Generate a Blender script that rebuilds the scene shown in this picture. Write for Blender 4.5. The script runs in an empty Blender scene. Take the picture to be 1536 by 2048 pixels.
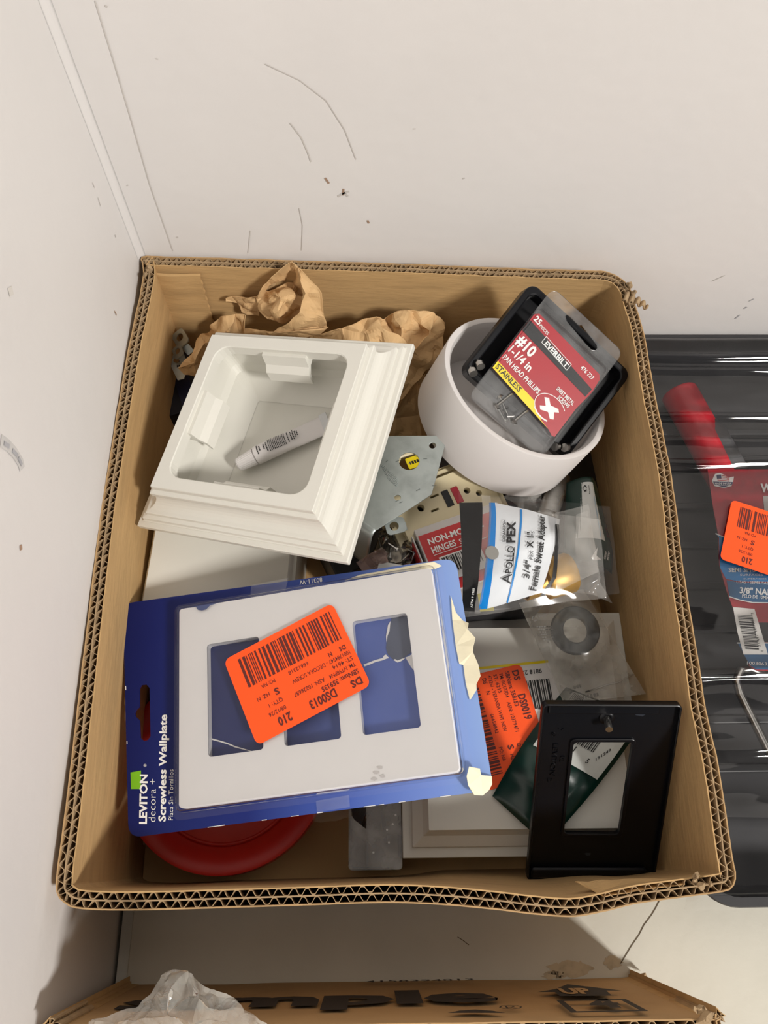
import bpy, bmesh, math, random
from mathutils import Vector, Matrix, noise
from mathutils.geometry import delaunay_2d_cdt
random.seed(7)
scene = bpy.context.scene
COL = scene.collection

# ------------------------------------------------------------------ camera
F, CX, CY, HC = 1540.0, 768.0, 1024.0, 0.585
def _dir(px, py): return Vector(((px - CX) / F, -(py - CY) / F, -1.0))
_Z = -_dir(735, 1710).normalized()
_Y = _dir(709, -2500); _Y = (_Y - _Z * _Y.dot(_Z)).normalized()
_X = _Y.cross(_Z)
RCW = Matrix((_X, _Y, _Z))            # camera axes -> world axes
CAM = Vector((0, 0, HC))
cam_d = bpy.data.cameras.new('camera'); cam = bpy.data.objects.new('camera', cam_d); COL.objects.link(cam)
cam_d.sensor_fit = 'HORIZONTAL'; cam_d.sensor_width = 36.0; cam_d.lens = 36.0 * F / 1536.0
cam_d.clip_start = 0.01; cam_d.clip_end = 50
cam.matrix_world = Matrix.Translation(CAM) @ RCW.to_4x4()
scene.camera = cam

# ------------------------------------------------------------------ light
w = bpy.data.worlds.new('world'); scene.world = w; w.use_nodes = True
w.node_tree.nodes['Background'].inputs[0].default_value = (1.0, 0.97, 0.93, 1)
w.node_tree.nodes['Background'].inputs[1].default_value = 0.12
def area(name, loc, target, sx, sy, power, color):
    d = bpy.data.lights.new(name, 'AREA'); d.shape = 'RECTANGLE'; d.size = sx; d.size_y = sy
    d.energy = power; d.color = color
    o = bpy.data.objects.new(name, d); COL.objects.link(o); o.location = loc
    q = (Vector(target) - Vector(loc)).to_track_quat('-Z', 'Y'); o.rotation_euler = q.to_euler()
    return o
# fluorescent ceiling fixture of the room, front right and well above the frame: the photograph's shadows all fall away from it
area('ceiling_lamp_offscreen', (2.12, -1.87, 2.64), (0.05, 0.15, 0.05), 0.33, 0.62, 146, (1.0, 0.96, 0.91))
vs = scene.view_settings
vs.view_transform = 'Standard'; vs.look = 'None'; vs.gamma = 1.0; vs.use_curve_mapping = False
vs.exposure = -0.1

# ------------------------------------------------------------------ pixel -> point in the room
def ray(px, py): return (RCW @ _dir(px, py)).normalized()
def at(px, py, z):
    d = ray(px, py); return CAM + d * ((z - HC) / d.z)
def at_y(px, py, y):
    d = ray(px, py); return CAM + d * (y / d.y)
def at_x(px, py, x):
    d = ray(px, py); return CAM + d * (x / d.x)

# ------------------------------------------------------------------ materials
def lin(c):
    def f(v):
        v /= 255.0
        return v / 12.92 if v <= 0.04045 else ((v + 0.055) / 1.055) ** 2.4
    return (f(c[0]), f(c[1]), f(c[2]), 1.0)
MATS = {}
def mat(name, rgb, rough=0.5, metal=0.0, var=0.06, vscale=30.0, stretch=(1, 1, 1), bump=0.0, bscale=200.0,
        spec=0.5, trans=0.0, alpha=1.0, coat=0.0, rgb2=None):
    if name in MATS: return MATS[name]
    m = bpy.data.materials.new(name); m.use_nodes = True; nt = m.node_tree; N = nt.nodes; L = nt.links
    b = N['Principled BSDF']
    b.inputs['Roughness'].default_value = rough; b.inputs['Metallic'].default_value = metal
    b.inputs['Specular IOR Level'].default_value = spec
    b.inputs['Transmission Weight'].default_value = trans; b.inputs['Alpha'].default_value = alpha
    b.inputs['Coat Weight'].default_value = coat; b.inputs['Coat Roughness'].default_value = 0.08
    tc = N.new('ShaderNodeTexCoord'); mp = N.new('ShaderNodeMapping'); mp.inputs['Scale'].default_value = stretch
    L.new(tc.outputs['Object'], mp.inputs['Vector'])
    nz = N.new('ShaderNodeTexNoise'); nz.inputs['Scale'].default_value = vscale; nz.inputs['Detail'].default_value = 6
    L.new(mp.outputs['Vector'], nz.inputs['Vector'])
    mx = N.new('ShaderNodeMix'); mx.data_type = 'RGBA'
    c = lin(rgb); c2 = lin(rgb2) if rgb2 else tuple(max(0, x * (1 - 4 * var)) for x in c[:3]) + (1,)
    mx.inputs['A'].default_value = c; mx.inputs['B'].default_value = c2
    mr = N.new('ShaderNodeMapRange'); mr.inputs['From Min'].default_value = 0.45; mr.inputs['From Max'].default_value = 0.8
    L.new(nz.outputs['Fac'], mr.inputs['Value']); L.new(mr.outputs['Result'], mx.inputs['Factor'])
    L.new(mx.outputs['Result'], b.inputs['Base Color'])
    if bump > 0:
        n2 = N.new('ShaderNodeTexNoise'); n2.inputs['Scale'].default_value = bscale; n2.inputs['Detail'].default_value = 4
        L.new(mp.outputs['Vector'], n2.inputs['Vector'])
        bp = N.new('ShaderNodeBump'); bp.inputs['Strength'].default_value = bump; bp.inputs['Distance'].default_value = 0.001
        L.new(n2.outputs['Fac'], bp.inputs['Height']); L.new(bp.outputs['Normal'], b.inputs['Normal'])
    MATS[name] = m; return m
def film(name, tint=(1, 1, 1), haze=0.06, hazecol=(235, 235, 235), rough=0.06, ior=1.45, gain=1.0):
    if name in MATS: return MATS[name]
    m = bpy.data.materials.new(name); m.use_nodes = True; nt = m.node_tree; N = nt.nodes; L = nt.links
    out = N['Material Output']; N.remove(N['Principled BSDF'])
    tr = N.new('ShaderNodeBsdfTransparent'); tr.inputs[0].default_value = tuple(tint) + (1,)
    gl = N.new('ShaderNodeBsdfGlossy'); gl.inputs['Roughness'].default_value = rough
    df = N.new('ShaderNodeBsdfDiffuse'); df.inputs[0].default_value = lin(hazecol)
    fr = N.new('ShaderNodeFresnel'); fr.inputs[0].default_value = ior
    m1 = N.new('ShaderNodeMixShader'); m2 = N.new('ShaderNodeMixShader')
    mu = N.new('ShaderNodeMath'); mu.operation = 'MULTIPLY'; mu.inputs[1].default_value = gain; mu.use_clamp = True
    L.new(fr.outputs[0], mu.inputs[0])
    nz = N.new('ShaderNodeTexNoise'); nz.inputs['Scale'].default_value = 60; nz.inputs['Detail'].default_value = 5
    tc = N.new('ShaderNodeTexCoord'); L.new(tc.outputs['Object'], nz.inputs['Vector'])
    hz = N.new('ShaderNodeMapRange'); hz.inputs['From Min'].default_value = 0.3; hz.inputs['From Max'].default_value = 0.75
    hz.inputs['To Min'].default_value = haze * 0.5; hz.inputs['To Max'].default_value = haze * 1.5
    L.new(nz.outputs['Fac'], hz.inputs['Value'])
    L.new(hz.outputs['Result'], m1.inputs[0]); L.new(tr.outputs[0], m1.inputs[1]); L.new(df.outputs[0], m1.inputs[2])
    L.new(mu.outputs[0], m2.inputs[0]); L.new(m1.outputs[0], m2.inputs[1]); L.new(gl.outputs[0], m2.inputs[2])
    L.new(m2.outputs[0], out.inputs[0])
    MATS[name] = m; return m
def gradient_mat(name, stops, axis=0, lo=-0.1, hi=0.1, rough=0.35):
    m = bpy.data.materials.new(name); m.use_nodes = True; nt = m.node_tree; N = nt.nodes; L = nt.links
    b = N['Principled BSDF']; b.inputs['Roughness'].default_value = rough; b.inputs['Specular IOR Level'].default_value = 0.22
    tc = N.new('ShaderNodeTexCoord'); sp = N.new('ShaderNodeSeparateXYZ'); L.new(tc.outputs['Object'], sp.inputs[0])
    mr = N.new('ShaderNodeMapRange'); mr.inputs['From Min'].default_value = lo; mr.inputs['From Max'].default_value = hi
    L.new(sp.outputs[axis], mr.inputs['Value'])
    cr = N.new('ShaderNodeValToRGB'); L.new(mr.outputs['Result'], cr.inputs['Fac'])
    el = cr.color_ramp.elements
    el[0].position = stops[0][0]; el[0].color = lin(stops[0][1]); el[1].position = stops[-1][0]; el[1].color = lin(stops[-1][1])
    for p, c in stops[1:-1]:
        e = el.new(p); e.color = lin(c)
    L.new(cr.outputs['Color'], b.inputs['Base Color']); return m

WALL = mat('white_paint', (226, 223, 221), 0.55, var=0.012, vscale=6, bump=0.25, bscale=90)
FLOOR = mat('white_shelf_board', (206, 203, 190), 0.5, var=0.04, vscale=9, bump=0.2, bscale=120)
KRAFT = mat('kraft_board_inner', (190, 155, 106), 0.85, var=0.05, vscale=22, stretch=(1, 1, 5), bump=0.5, bscale=60)
KRAFT_OUT = mat('kraft_board_outer', (182, 148, 104), 0.85, var=0.05, vscale=25, bump=0.3, bscale=80)
FLUTE = mat('kraft_flute', (168, 142, 108), 0.9, var=0.08, vscale=120)
PAPER = mat('kraft_paper', (208, 172, 124), 0.8, var=0.05, vscale=40, bump=0.5, bscale=90)
PVC = mat('white_vinyl', (220, 218, 209), 0.38, var=0.01, vscale=14)
PVC2 = mat('white_vinyl_matte', (216, 212, 210), 0.5, var=0.012, vscale=14)
WPLATE = mat('white_plate_plastic', (240, 238, 237), 0.3, var=0.006)
BLACK = mat('black_plastic', (9, 10, 15), 0.3, var=0.1, spec=0.3)
BLACKM = mat('black_matte_plastic', (18, 20, 24), 0.5, var=0.1)
DARK = mat('dark_navy_plastic', (18, 20, 36), 0.5)
ZINC = mat('galvanised_steel', (178, 186, 184), 0.42, 0.75, var=0.09, vscale=60, bump=0.1, bscale=300)
STEEL = mat('steel_screw', (190, 188, 184), 0.25, 1.0)
BRASS = mat('brass', (206, 164, 88), 0.42, 0.6, var=0.08, vscale=80)
ALMOND = mat('almond_plastic', (222, 209, 172), 0.35, var=0.02)
RED = mat('red_plastic', (196, 30, 18), 0.42, var=0.03)
REDCARD = mat('red_card', (172, 26, 40), 0.45, var=0.02)
BLACKP = mat('black_print', (22, 22, 24), 0.5, var=0.02)
WHITEP = mat('white_print', (240, 240, 238), 0.5, var=0.01)
YELLOWP = mat('yellow_print', (240, 215, 10), 0.45, var=0.01)
ORANGE = mat('orange_sticker', (255, 84, 8), 0.5, var=0.01)
BROWNP = mat('brown_print', (92, 28, 22), 0.5, var=0.02)
CREAM = mat('torn_paper_core', (246, 238, 208), 0.9, var=0.02, vscale=90, bump=0.3)
LABELW = mat('white_label', (238, 236, 232), 0.5, var=0.01)
GREEN = mat('green_bag_plastic', (8, 48, 40), 0.3, var=0.1, vscale=50)
BLUEP = mat('blue_print', (0, 128, 205), 0.3, var=0.01)
RUBBER = mat('grey_rubber', (44, 45, 48), 0.7, var=0.05, vscale=90)
CLEAR = film('clear_plastic', haze=0.012, gain=0.6)
CLEAR2 = film('clear_plastic_soft', haze=0.16, hazecol=(215, 212, 206), rough=0.15, gain=1.0)
FROST = film('frosted_plastic', haze=0.30, hazecol=(232, 230, 226), rough=0.25)
BAGF = film('hazy_poly_bag', haze=0.30, hazecol=(205, 202, 192), rough=0.18)
CLAM = film('clamshell_plastic', haze=0.15, hazecol=(190, 190, 190), rough=0.08, gain=1.0)
CLAMF = film('clamshell_front', haze=0.02, hazecol=(200, 200, 200), rough=0.08, gain=0.6)
SHRINK = film('shrink_wrap', haze=0.014, hazecol=(190, 190, 195), rough=0.05, gain=0.95)

# ------------------------------------------------------------------ object helpers
def link(o, parent=None):
    COL.objects.link(o)
    if parent is not None: o.parent = parent
    return o
def mesh_obj(name, verts, faces, m, parent=None, smooth=False, kind=None):
    me = bpy.data.meshes.new(name); me.from_pydata([tuple(v) for v in verts], [], faces); me.update()
    if smooth:
        me.polygons.foreach_set('use_smooth', [True] * len(me.polygons))
    if m: me.materials.append(m)
    o = bpy.data.objects.new(name, me); link(o, parent)
    if kind: o['kind'] = kind
    return o
def tag(o, label, cat, group=None):
    o['label'] = label; o['category'] = cat
    if group: o['group'] = group
    return o
def thing(name, label, cat, mw=None, group=None):
    o = bpy.data.objects.new(name, None); o.empty_display_size = 0.01; link(o)
    if mw is not None: o.matrix_world = mw
    return tag(o, label, cat, group)
def structure(o): o['kind'] = 'structure'; return o
def pose(t, x, y):
    x = Vector(x).normalized(); y = Vector(y); y = (y - x * y.dot(x)).normalized(); z = x.cross(y)
    return Matrix.Translation(Vector(t)) @ Matrix((x, y, z)).transposed().to_4x4()
def flat_pose(loc, deg=0): return Matrix.Translation(Vector(loc)) @ Matrix.Rotation(math.radians(deg), 4, 'Z')
def on_pose(mw, px, py, dz=0.0):
    """local coordinates on the plane z=dz of a pose, seen at a photograph point"""
    inv = mw.inverted(); o = inv @ CAM; d = inv.to_3x3() @ ray(px, py)
    return o + d * ((dz - o.z) / d.z)

class MB:
    def __init__(s): s.v = []; s.f = []
    def add(s, vs, fs):
        n = len(s.v); s.v += [Vector(v) for v in vs]; s.f += [tuple(i + n for i in f) for f in fs]; return s
    def box(s, x0, x1, y0, y1, z0, z1):
        return s.add([(x0,y0,z0),(x1,y0,z0),(x1,y1,z0),(x0,y1,z0),(x0,y0,z1),(x1,y0,z1),(x1,y1,z1),(x0,y1,z1)],
                     [(0,3,2,1),(4,5,6,7),(0,1,5,4),(1,2,6,5),(2,3,7,6),(3,0,4,7)])
    def tube(s, pts, r, n=10, caps=True):
        pts = [Vector(p) for p in pts]; rr = r if isinstance(r, (list, tuple)) else [r] * len(pts)
        vs = []; up = None
        for i, p in enumerate(pts):
            t = (pts[min(i + 1, len(pts) - 1)] - pts[max(i - 1, 0)]).normalized()
            if up is None: up = t.orthogonal().normalized()
            up = (up - t * up.dot(t)).normalized(); sd = t.cross(up)
            for k in range(n):
                a = 2 * math.pi * k / n; vs.append(p + (up * math.cos(a) + sd * math.sin(a)) * rr[i])
        fs = []
        for i in range(len(pts) - 1):
            for k in range(n): fs.append((i*n+k, i*n+(k+1)%n, (i+1)*n+(k+1)%n, (i+1)*n+k))
        if caps: fs.append(tuple(range(n - 1, -1, -1))); fs.append(tuple((len(pts)-1)*n + k for k in range(n)))
        return s.add(vs, fs)
    def lathe(s, prof, n=64, mw=None):
        vs = []; fs = []; m = len(prof)
        for k in range(n):
            a = 2 * math.pi * k / n
            for r, z in prof: vs.append(Vector((r * math.cos(a), r * math.sin(a), z)))
        for k in range(n):
            for j in range(m - 1):
                a, b = k * m + j, ((k + 1) % n) * m + j; fs.append((a, b, b + 1, a + 1))
        if mw: vs = [mw @ v for v in vs]
        return s.add(vs, fs)
    def xf(s, mw): s.v = [mw @ v for v in s.v]; return s
    def build(s, name, m, parent=None, smooth=False, bevel=0.0, auto=None, kind=None):
        o = mesh_obj(name, s.v, s.f, m, parent, smooth, kind)
        if bevel > 0:
            md = o.modifiers.new('bevel', 'BEVEL'); md.width = bevel; md.segments = 2; md.limit_method = 'ANGLE'
        if auto is not None: shade_auto(o, auto)
        return o
def shade_auto(o, deg=35):
    me = o.data; me.polygons.foreach_set('use_smooth', [True] * len(me.polygons))
    bm = bmesh.new(); bm.from_mesh(me); lim = math.radians(deg)
    bmesh.ops.recalc_face_normals(bm, faces=bm.faces)
    for e in bm.edges:
        if len(e.link_faces) == 2 and e.calc_face_angle(0) > lim: e.smooth = False
    bm.to_mesh(me); bm.free(); return o
def solidify(o, th, off=-1):
    md = o.modifiers.new('thickness', 'SOLIDIFY'); md.thickness = th; md.offset = off; return o

def rrect(w, h, r, cx=0, cy=0, n=6):
    pts = []
    for sx, sy, a0 in ((1, 1, 0), (-1, 1, 90), (-1, -1, 180), (1, -1, 270)):
        for k in range(n + 1):
            a = math.radians(a0 + 90.0 * k / n)
            pts.append((cx + sx * (w / 2 - r) + r * math.cos(a), cy + sy * (h / 2 - r) + r * math.sin(a)))
    return pts
def circle(r, cx=0, cy=0, n=28): return [(cx + r*math.cos(2*math.pi*k/n), cy + r*math.sin(2*math.pi*k/n)) for k in range(n)]
def fill2d(loops):
    """triangulate outer loop with holes"""
    vs = []; es = []
    for lp in loops:
        n = len(vs); vs += [Vector(p) for p in lp]; es += [(n + i, n + (i + 1) % len(lp)) for i in range(len(lp))]
    r = delaunay_2d_cdt(vs, es, [], 2, 1e-7) if len(loops) == 1 else delaunay_2d_cdt(vs, es, [], 2, 1e-7)
    ov, oe, of = r[0], r[1], r[2]
    if len(loops) > 1:
        def inside(p, lp):
            c = False; j = len(lp) - 1
            for i in range(len(lp)):
                if (lp[i][1] > p[1]) != (lp[j][1] > p[1]) and p[0] < (lp[j][0]-lp[i][0])*(p[1]-lp[i][1])/(lp[j][1]-lp[i][1]) + lp[i][0]: c = not c
                j = i
            return c
        keep = []
        for f in of:
            c = sum((ov[i] for i in f), Vector((0, 0))) / len(f)
            if inside(c, loops[0]) and not any(inside(c, h) for h in loops[1:]): keep.append(f)
        of = keep
    return ov, of
def plate(loops, z0, z1, mb=None):
    """flat plate with holes, between z0 and z1"""
    mb = mb or MB(); ov, of = fill2d(loops); n = len(ov)
    def ccw(f): 
        a = sum((ov[f[i]].x*ov[f[(i+1)%len(f)]].y - ov[f[(i+1)%len(f)]].x*ov[f[i]].y) for i in range(len(f)))
        return tuple(f) if a > 0 else tuple(reversed(f))
    of = [ccw(f) for f in of]
    vs = [(v.x, v.y, z1) for v in ov] + [(v.x, v.y, z0) for v in ov]
    fs = list(of) + [tuple(reversed([i + n for i in f])) for f in of]
    cnt = {}
    for f in of:
        for i in range(len(f)):
            a, b = f[i], f[(i + 1) % len(f)]; cnt[(a, b)] = 1
    for (a, b) in cnt:
        if (b, a) not in cnt: fs.append((b, a, a + n, b + n))
    return mb.add(vs, fs)
def loft(rings, mb=None, cap0=False, cap1=False):
    mb = mb or MB(); n = len(rings[0]); vs = [p for r in rings for p in r]; fs = []
    for i in range(len(rings) - 1):
        for k in range(n): fs.append((i*n+k, i*n+(k+1)%n, (i+1)*n+(k+1)%n, (i+1)*n+k))
    if cap0: fs.append(tuple(range(n - 1, -1, -1)))
    if cap1: fs.append(tuple((len(rings)-1)*n + k for k in range(n)))
    return mb.add(vs, fs)
def sring(h, r, z, n=5): return [(x, y, z) for x, y in rrect(2*h, 2*h, r, n=n)]
def sheet(nu, nv, fn, mb=None):
    mb = mb or MB(); vs = [fn(i / nu, j / nv) for j in range(nv + 1) for i in range(nu + 1)]
    fs = [(j*(nu+1)+i, j*(nu+1)+i+1, (j+1)*(nu+1)+i+1, (j+1)*(nu+1)+i) for j in range(nv) for i in range(nu)]
    return mb.add(vs, fs)
def crease(p, s, seed=0):
    d, _ = noise.voronoi(Vector(p) * s + Vector((seed * 7.3, seed * 3.1, seed)))
    return min(1.0, (d[1] - d[0]) * 1.6)
def crumple(name, pts, m, parent=None, sub=3, amp=0.004, sc=45, seed=1, th=0.0004, outline=None, smooth=False, fine=0.0012):
    """creased sheet through control points (photo x, photo y, height); outline = indices of the border in order"""
    v2 = [Vector((p[0], p[1])) for p in pts]
    es = [(outline[i], outline[(i+1) % len(outline)]) for i in range(len(outline))] if outline else []
    ov, oe, of, _, _, _ = delaunay_2d_cdt(v2, es, [], 1 if outline else 0, 1e-6)
    if outline:
        lp = [v2[i] for i in outline]
        def inside(p):
            c = False; j = len(lp) - 1
            for i in range(len(lp)):
                if (lp[i].y > p.y) != (lp[j].y > p.y) and p.x < (lp[j].x-lp[i].x)*(p.y-lp[i].y)/(lp[j].y-lp[i].y) + lp[i].x: c = not c
                j = i
            return c
        of = [f for f in of if inside(sum((ov[i] for i in f), Vector((0, 0))) / len(f))]
    W = []
    for v in ov:
        k = min(range(len(pts)), key=lambda i: (v2[i] - v).length); W.append(at(v.x, v.y, pts[k][2]))
    bm = bmesh.new(); bv = [bm.verts.new(x) for x in W]
    for f in of:
        try: bm.faces.new([bv[i] for i in f])
        except ValueError: pass
    bmesh.ops.recalc_face_normals(bm, faces=bm.faces)
    if sum(f.normal.z for f in bm.faces) < 0: bmesh.ops.reverse_faces(bm, faces=bm.faces)
    for k in range(sub):
        bmesh.ops.subdivide_edges(bm, edges=bm.edges[:], cuts=1, use_grid_fill=True)
        bmesh.ops.triangulate(bm, faces=[f for f in bm.faces if len(f.verts) > 4])
    bm.normal_update()
    for v in bm.verts:
        n = v.normal; e = 0.5 if v.is_boundary else 1.0
        v.co += n * (amp * (crease(v.co, sc, seed) - 0.5) + fine * noise.noise(v.co * 160)) * e \
              + Vector((noise.noise(v.co * 90 + Vector((seed, 0, 0))), noise.noise(v.co * 90 + Vector((0, seed, 5))), 0)) * amp * 0.35
    me = bpy.data.meshes.new(name); bm.to_mesh(me); bm.free(); me.materials.append(m)
    if smooth: me.polygons.foreach_set('use_smooth', [True] * len(me.polygons))
    o = bpy.data.objects.new(name, me); link(o, parent)
    if th: solidify(o, th)
    return o

# ------------------------------------------------------------------ print: lettering, bars, shapes
_tcache = {}
def text2d(body, bold=0.0, mono=False):
    k = (body, bold)
    if k not in _tcache:
        cu = bpy.data.curves.new('t', 'FONT'); cu.body = body; cu.size = 1.0; cu.offset = bold; cu.resolution_u = 2
        ob = bpy.data.objects.new('t', cu); COL.objects.link(ob)
        me = bpy.data.meshes.new_from_object(ob)
        vs = [(v.co.x, v.co.y) for v in me.vertices]; fs = [tuple(p.vertices) for p in me.polygons]
        bpy.data.objects.remove(ob); bpy.data.curves.remove(cu); bpy.data.meshes.remove(me)
        xs = [v[0] for v in vs] or [0, 1]
        _tcache[k] = (vs, fs, min(xs), max(xs))
    return _tcache[k]
class Print:
    """flat ink on a surface. fn maps layout (u, v) to a point"""
    def __init__(s, fn=None): s.mb = MB(); s.fn = fn or (lambda u, v: (u, v, 0))
    def text(s, body, x, y, h, w=None, rot=0.0, bold=0.012, align='l', ysign=1):
        vs, fs, x0, x1 = text2d(body, bold); sy = h / 0.72; sx = sy if w is None else w / (x1 - x0)
        wd = (x1 - x0) * sx; ox = {'l': 0, 'c': -wd / 2, 'r': -wd}[align]; c, sn = math.cos(math.radians(rot)), math.sin(math.radians(rot))
        out = []
        for vx, vy in vs:
            a = ox + (vx - x0) * sx; b = vy * sy * ysign
            out.append(s.fn(x + a * c - b * sn, y + a * sn + b * c))
        s.mb.add(out, fs); return s
    def poly(s, pts):
        ov, of = fill2d([pts]); s.mb.add([s.fn(p.x, p.y) for p in ov], of); return s
    def rect(s, x0, y0, x1, y1): s.mb.add([s.fn(*p) for p in ((x0,y0),(x1,y0),(x1,y1),(x0,y1))], [(0,1,2,3)]); return s
    def quad(s, a, b, c, d): s.mb.add([s.fn(*p) for p in (a,b,c,d)], [(0,1,2,3)]); return s
    def line(s, pts, wd):
        q = [Vector(p[:2]) for p in pts]; closed = (q[0] - q[-1]).length < 1e-9; n = len(q); vs = []
        if closed: q = q[:-1]; n -= 1
        for i in range(n):
            a = q[i - 1] if (i > 0 or closed) else None; b = q[(i + 1) % n] if (i < n - 1 or closed) else None
            d0 = (q[i] - a).normalized() if a is not None else None; d1 = (b - q[i]).normalized() if b is not None else None
            d0 = d0 if d0 is not None else d1; d1 = d1 if d1 is not None else d0
            n0, n1 = Vector((-d0.y, d0.x)), Vector((-d1.y, d1.x)); m_ = n0 + n1
            m_ = m_.normalized() if m_.length > 1e-6 else n0; k = min(2.0, 1 / max(.3, m_.dot(n0))) * wd / 2
            vs += [s.fn(*(q[i] - m_ * k)), s.fn(*(q[i] + m_ * k))]
        fs = [(2*i, 2*((i+1) % n), 2*((i+1) % n)+1, 2*i+1) for i in range(n if closed else n - 1)]
        s.mb.add(vs, fs); return s
    def dashes(s, x, y, L_, h, rot=0.0, seed=1, unit=None):
        """illegible fine print"""
        r = random.Random(seed); c, sn = math.cos(math.radians(rot)), math.sin(math.radians(rot)); p = 0; unit = unit or h * .7
        while p < L_:
            w_ = unit * r.uniform(.5, 1.1); e = min(L_, p + w_)
            s.quad(*[(x + a * c - b * sn, y + a * sn + b * c) for a, b in ((p, 0), (e, 0), (e, h), (p, h))]); p = e + unit * .35
        return s
    def barcode(s, x0, y0, w_, h_, seed=1, vertical=False, n=46):
        r = random.Random(seed); ws = [r.choice((1, 1, 1, 2, 2, 3)) for _ in range(n)]; tot = sum(ws); p = 0
        L_ = h_ if vertical else w_
        for i, q in enumerate(ws):
            if i % 2 == 0:
                a, b = p / tot * L_, (p + q) / tot * L_
                s.rect(x0, y0 + a, x0 + w_, y0 + b) if vertical else s.rect(x0 + a, y0, x0 + b, y0 + h_)
            p += q
        return s
    def build(s, name, m, parent): return s.mb.build(name, m, parent) if s.mb.v else None
def pxfn(z, parent_mw=None):
    inv = parent_mw.inverted() if parent_mw else None
    return (lambda u, v: inv @ at(u, v, z)) if inv else (lambda u, v: at(u, v, z))
def pxpose(mw, dz): return lambda u, v: on_pose(mw, u, v, dz)

# ================================================================== THE SETTING
XL, YB = -0.1665, 0.4085
mb = MB().box(XL + 0.0024, 1.6, -1.6, YB + 0.02, -0.03, 0); fl = structure(mb.build('floor', FLOOR))
# open gap between shelf board and left wall, closed below by an unseen slab added to block light
mb = MB(); mb.box(XL + 0.0026, XL + 0.0095, -0.5, YB - 0.001, 0.0, 0.0012); mb.build('edge_strip', mat('edge_strip_paint', (206, 206, 198), 0.6), fl)
MB().box(XL - 0.02, 1.6, -1.6, YB + 0.02, -0.06, -0.032).build('shelf_support', FLOOR, fl)
wb = structure(MB().box(XL, 1.6, YB, YB + 0.02, -0.06, 2.4).build('wall_back', WALL))
wl = structure(MB().box(XL - 0.02, XL, -1.6, YB + 0.02, -0.06, 2.4).build('wall_left', WALL))
# caulk fillet in the corner
mb = MB(); pr = [(XL, YB - 0.005), (XL + 0.0005, YB - 0.003), (XL + 0.0014, YB - 0.0014), (XL + 0.003, YB - 0.0005), (XL + 0.005, YB), (XL, YB)]
loft([[(x, y, 0.0) for x, y in pr], [(x, y, 2.4) for x, y in pr]], mb); mb.build('caulk_bead', WALL, wb, smooth=True)
GREYM = mat('grey_scuff', (204, 199, 194), 0.7, var=0.03); BROWNM = mat('brown_speck', (168, 138, 116), 0.8)
GREYD = mat('dark_scuff', (176, 176, 180), 0.7); PALE = mat('patched_paint', (220, 216, 210), 0.6, var=0.01)
def mark_back(pts, wd, m=GREYM, name='scuff_mark'):
    fn = lambda u, v: (u, YB - 0.0004, v)
    q = [(p.x, p.z) for p in (at_y(a, b, YB) for a, b in pts)]
    Print(fn).line(q, wd).build(name, m, wb)
def mark_left(pts, wd, m=GREYM, name='scuff_mark'):
    fn = lambda u, v: (XL + (0.0008 if m == GREYD else 0.0004), u, v)
    q = [(p.y, p.z) for p in (at_x(a, b, XL) for a, b in pts)]
    Print(fn).line(q, wd).build(name, m, wl)
mark_back([(190, 0), (230, 130), (262, 238), (300, 370), (346, 501)], 0.0007, name='paint_seam')
mark_back([(530, 127), (600, 160), (652, 200), (690, 260), (712, 318)], 0.0006)
mark_back([(580, 245), (603, 275), (616, 305), (622, 323)], 0.0008)
mark_back([(598, 415), (605, 450), (603, 500)], 0.0005); mark_back([(501, 460), (496, 505)], 0.0006)
for a in ([(650, 355), (658, 366)], [(687, 377), (686, 390)], [(676, 392), (686, 386), (698, 382)], [(688, 384), (696, 392)], [(735, 440), (738, 446)],
          [(213, 10), (212, 13)], [(314, 116), (314, 118)], [(353, 473), (356, 475)], [(254, 369), (256, 371)], [(829, 256), (829, 258)], [(927, 355), (928, 357)]):
    mark_back(a, 0.0014, BROWNM if a[0][0] in (650, 687, 735) else GREYM, 'speck')
mark_back([(1470, 637), (1480, 629)], 0.0012, GREYD); mark_back([(1488, 617), (1494, 613)], 0.0012, GREYD); mark_back([(1498, 602), (1508, 597)], 0.0009, GREYD); mark_back([(1424, 562), (1450, 550)], 0.0007, GREYM)
mark_left([(0, 880), (14, 890), (28, 905), (40, 925), (43, 938)], 0.006, mat('grey_smear', (210, 208, 206), 0.7, var=0.05, vscale=120))
for a in ([(5, 886), (16, 893)], [(22, 900), (33, 912)], [(34, 915), (41, 930)]): mark_left(a, 0.0022, GREYD)
mark_left([(16, 585), (24, 580)], 0.004, PALE); mark_left([(228, 622), (232, 630)], 0.0012, BROWNM, 'speck'); mark_left([(40, 1090), (41, 1100)], 0.0025, BROWNM, 'speck')
mark_left([(184, 365), (188, 375)], 0.0008); mark_left([(195, 395), (200, 412)], 0.0008); mark_left([(229, 470), (231, 474)], 0.0012)
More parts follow.
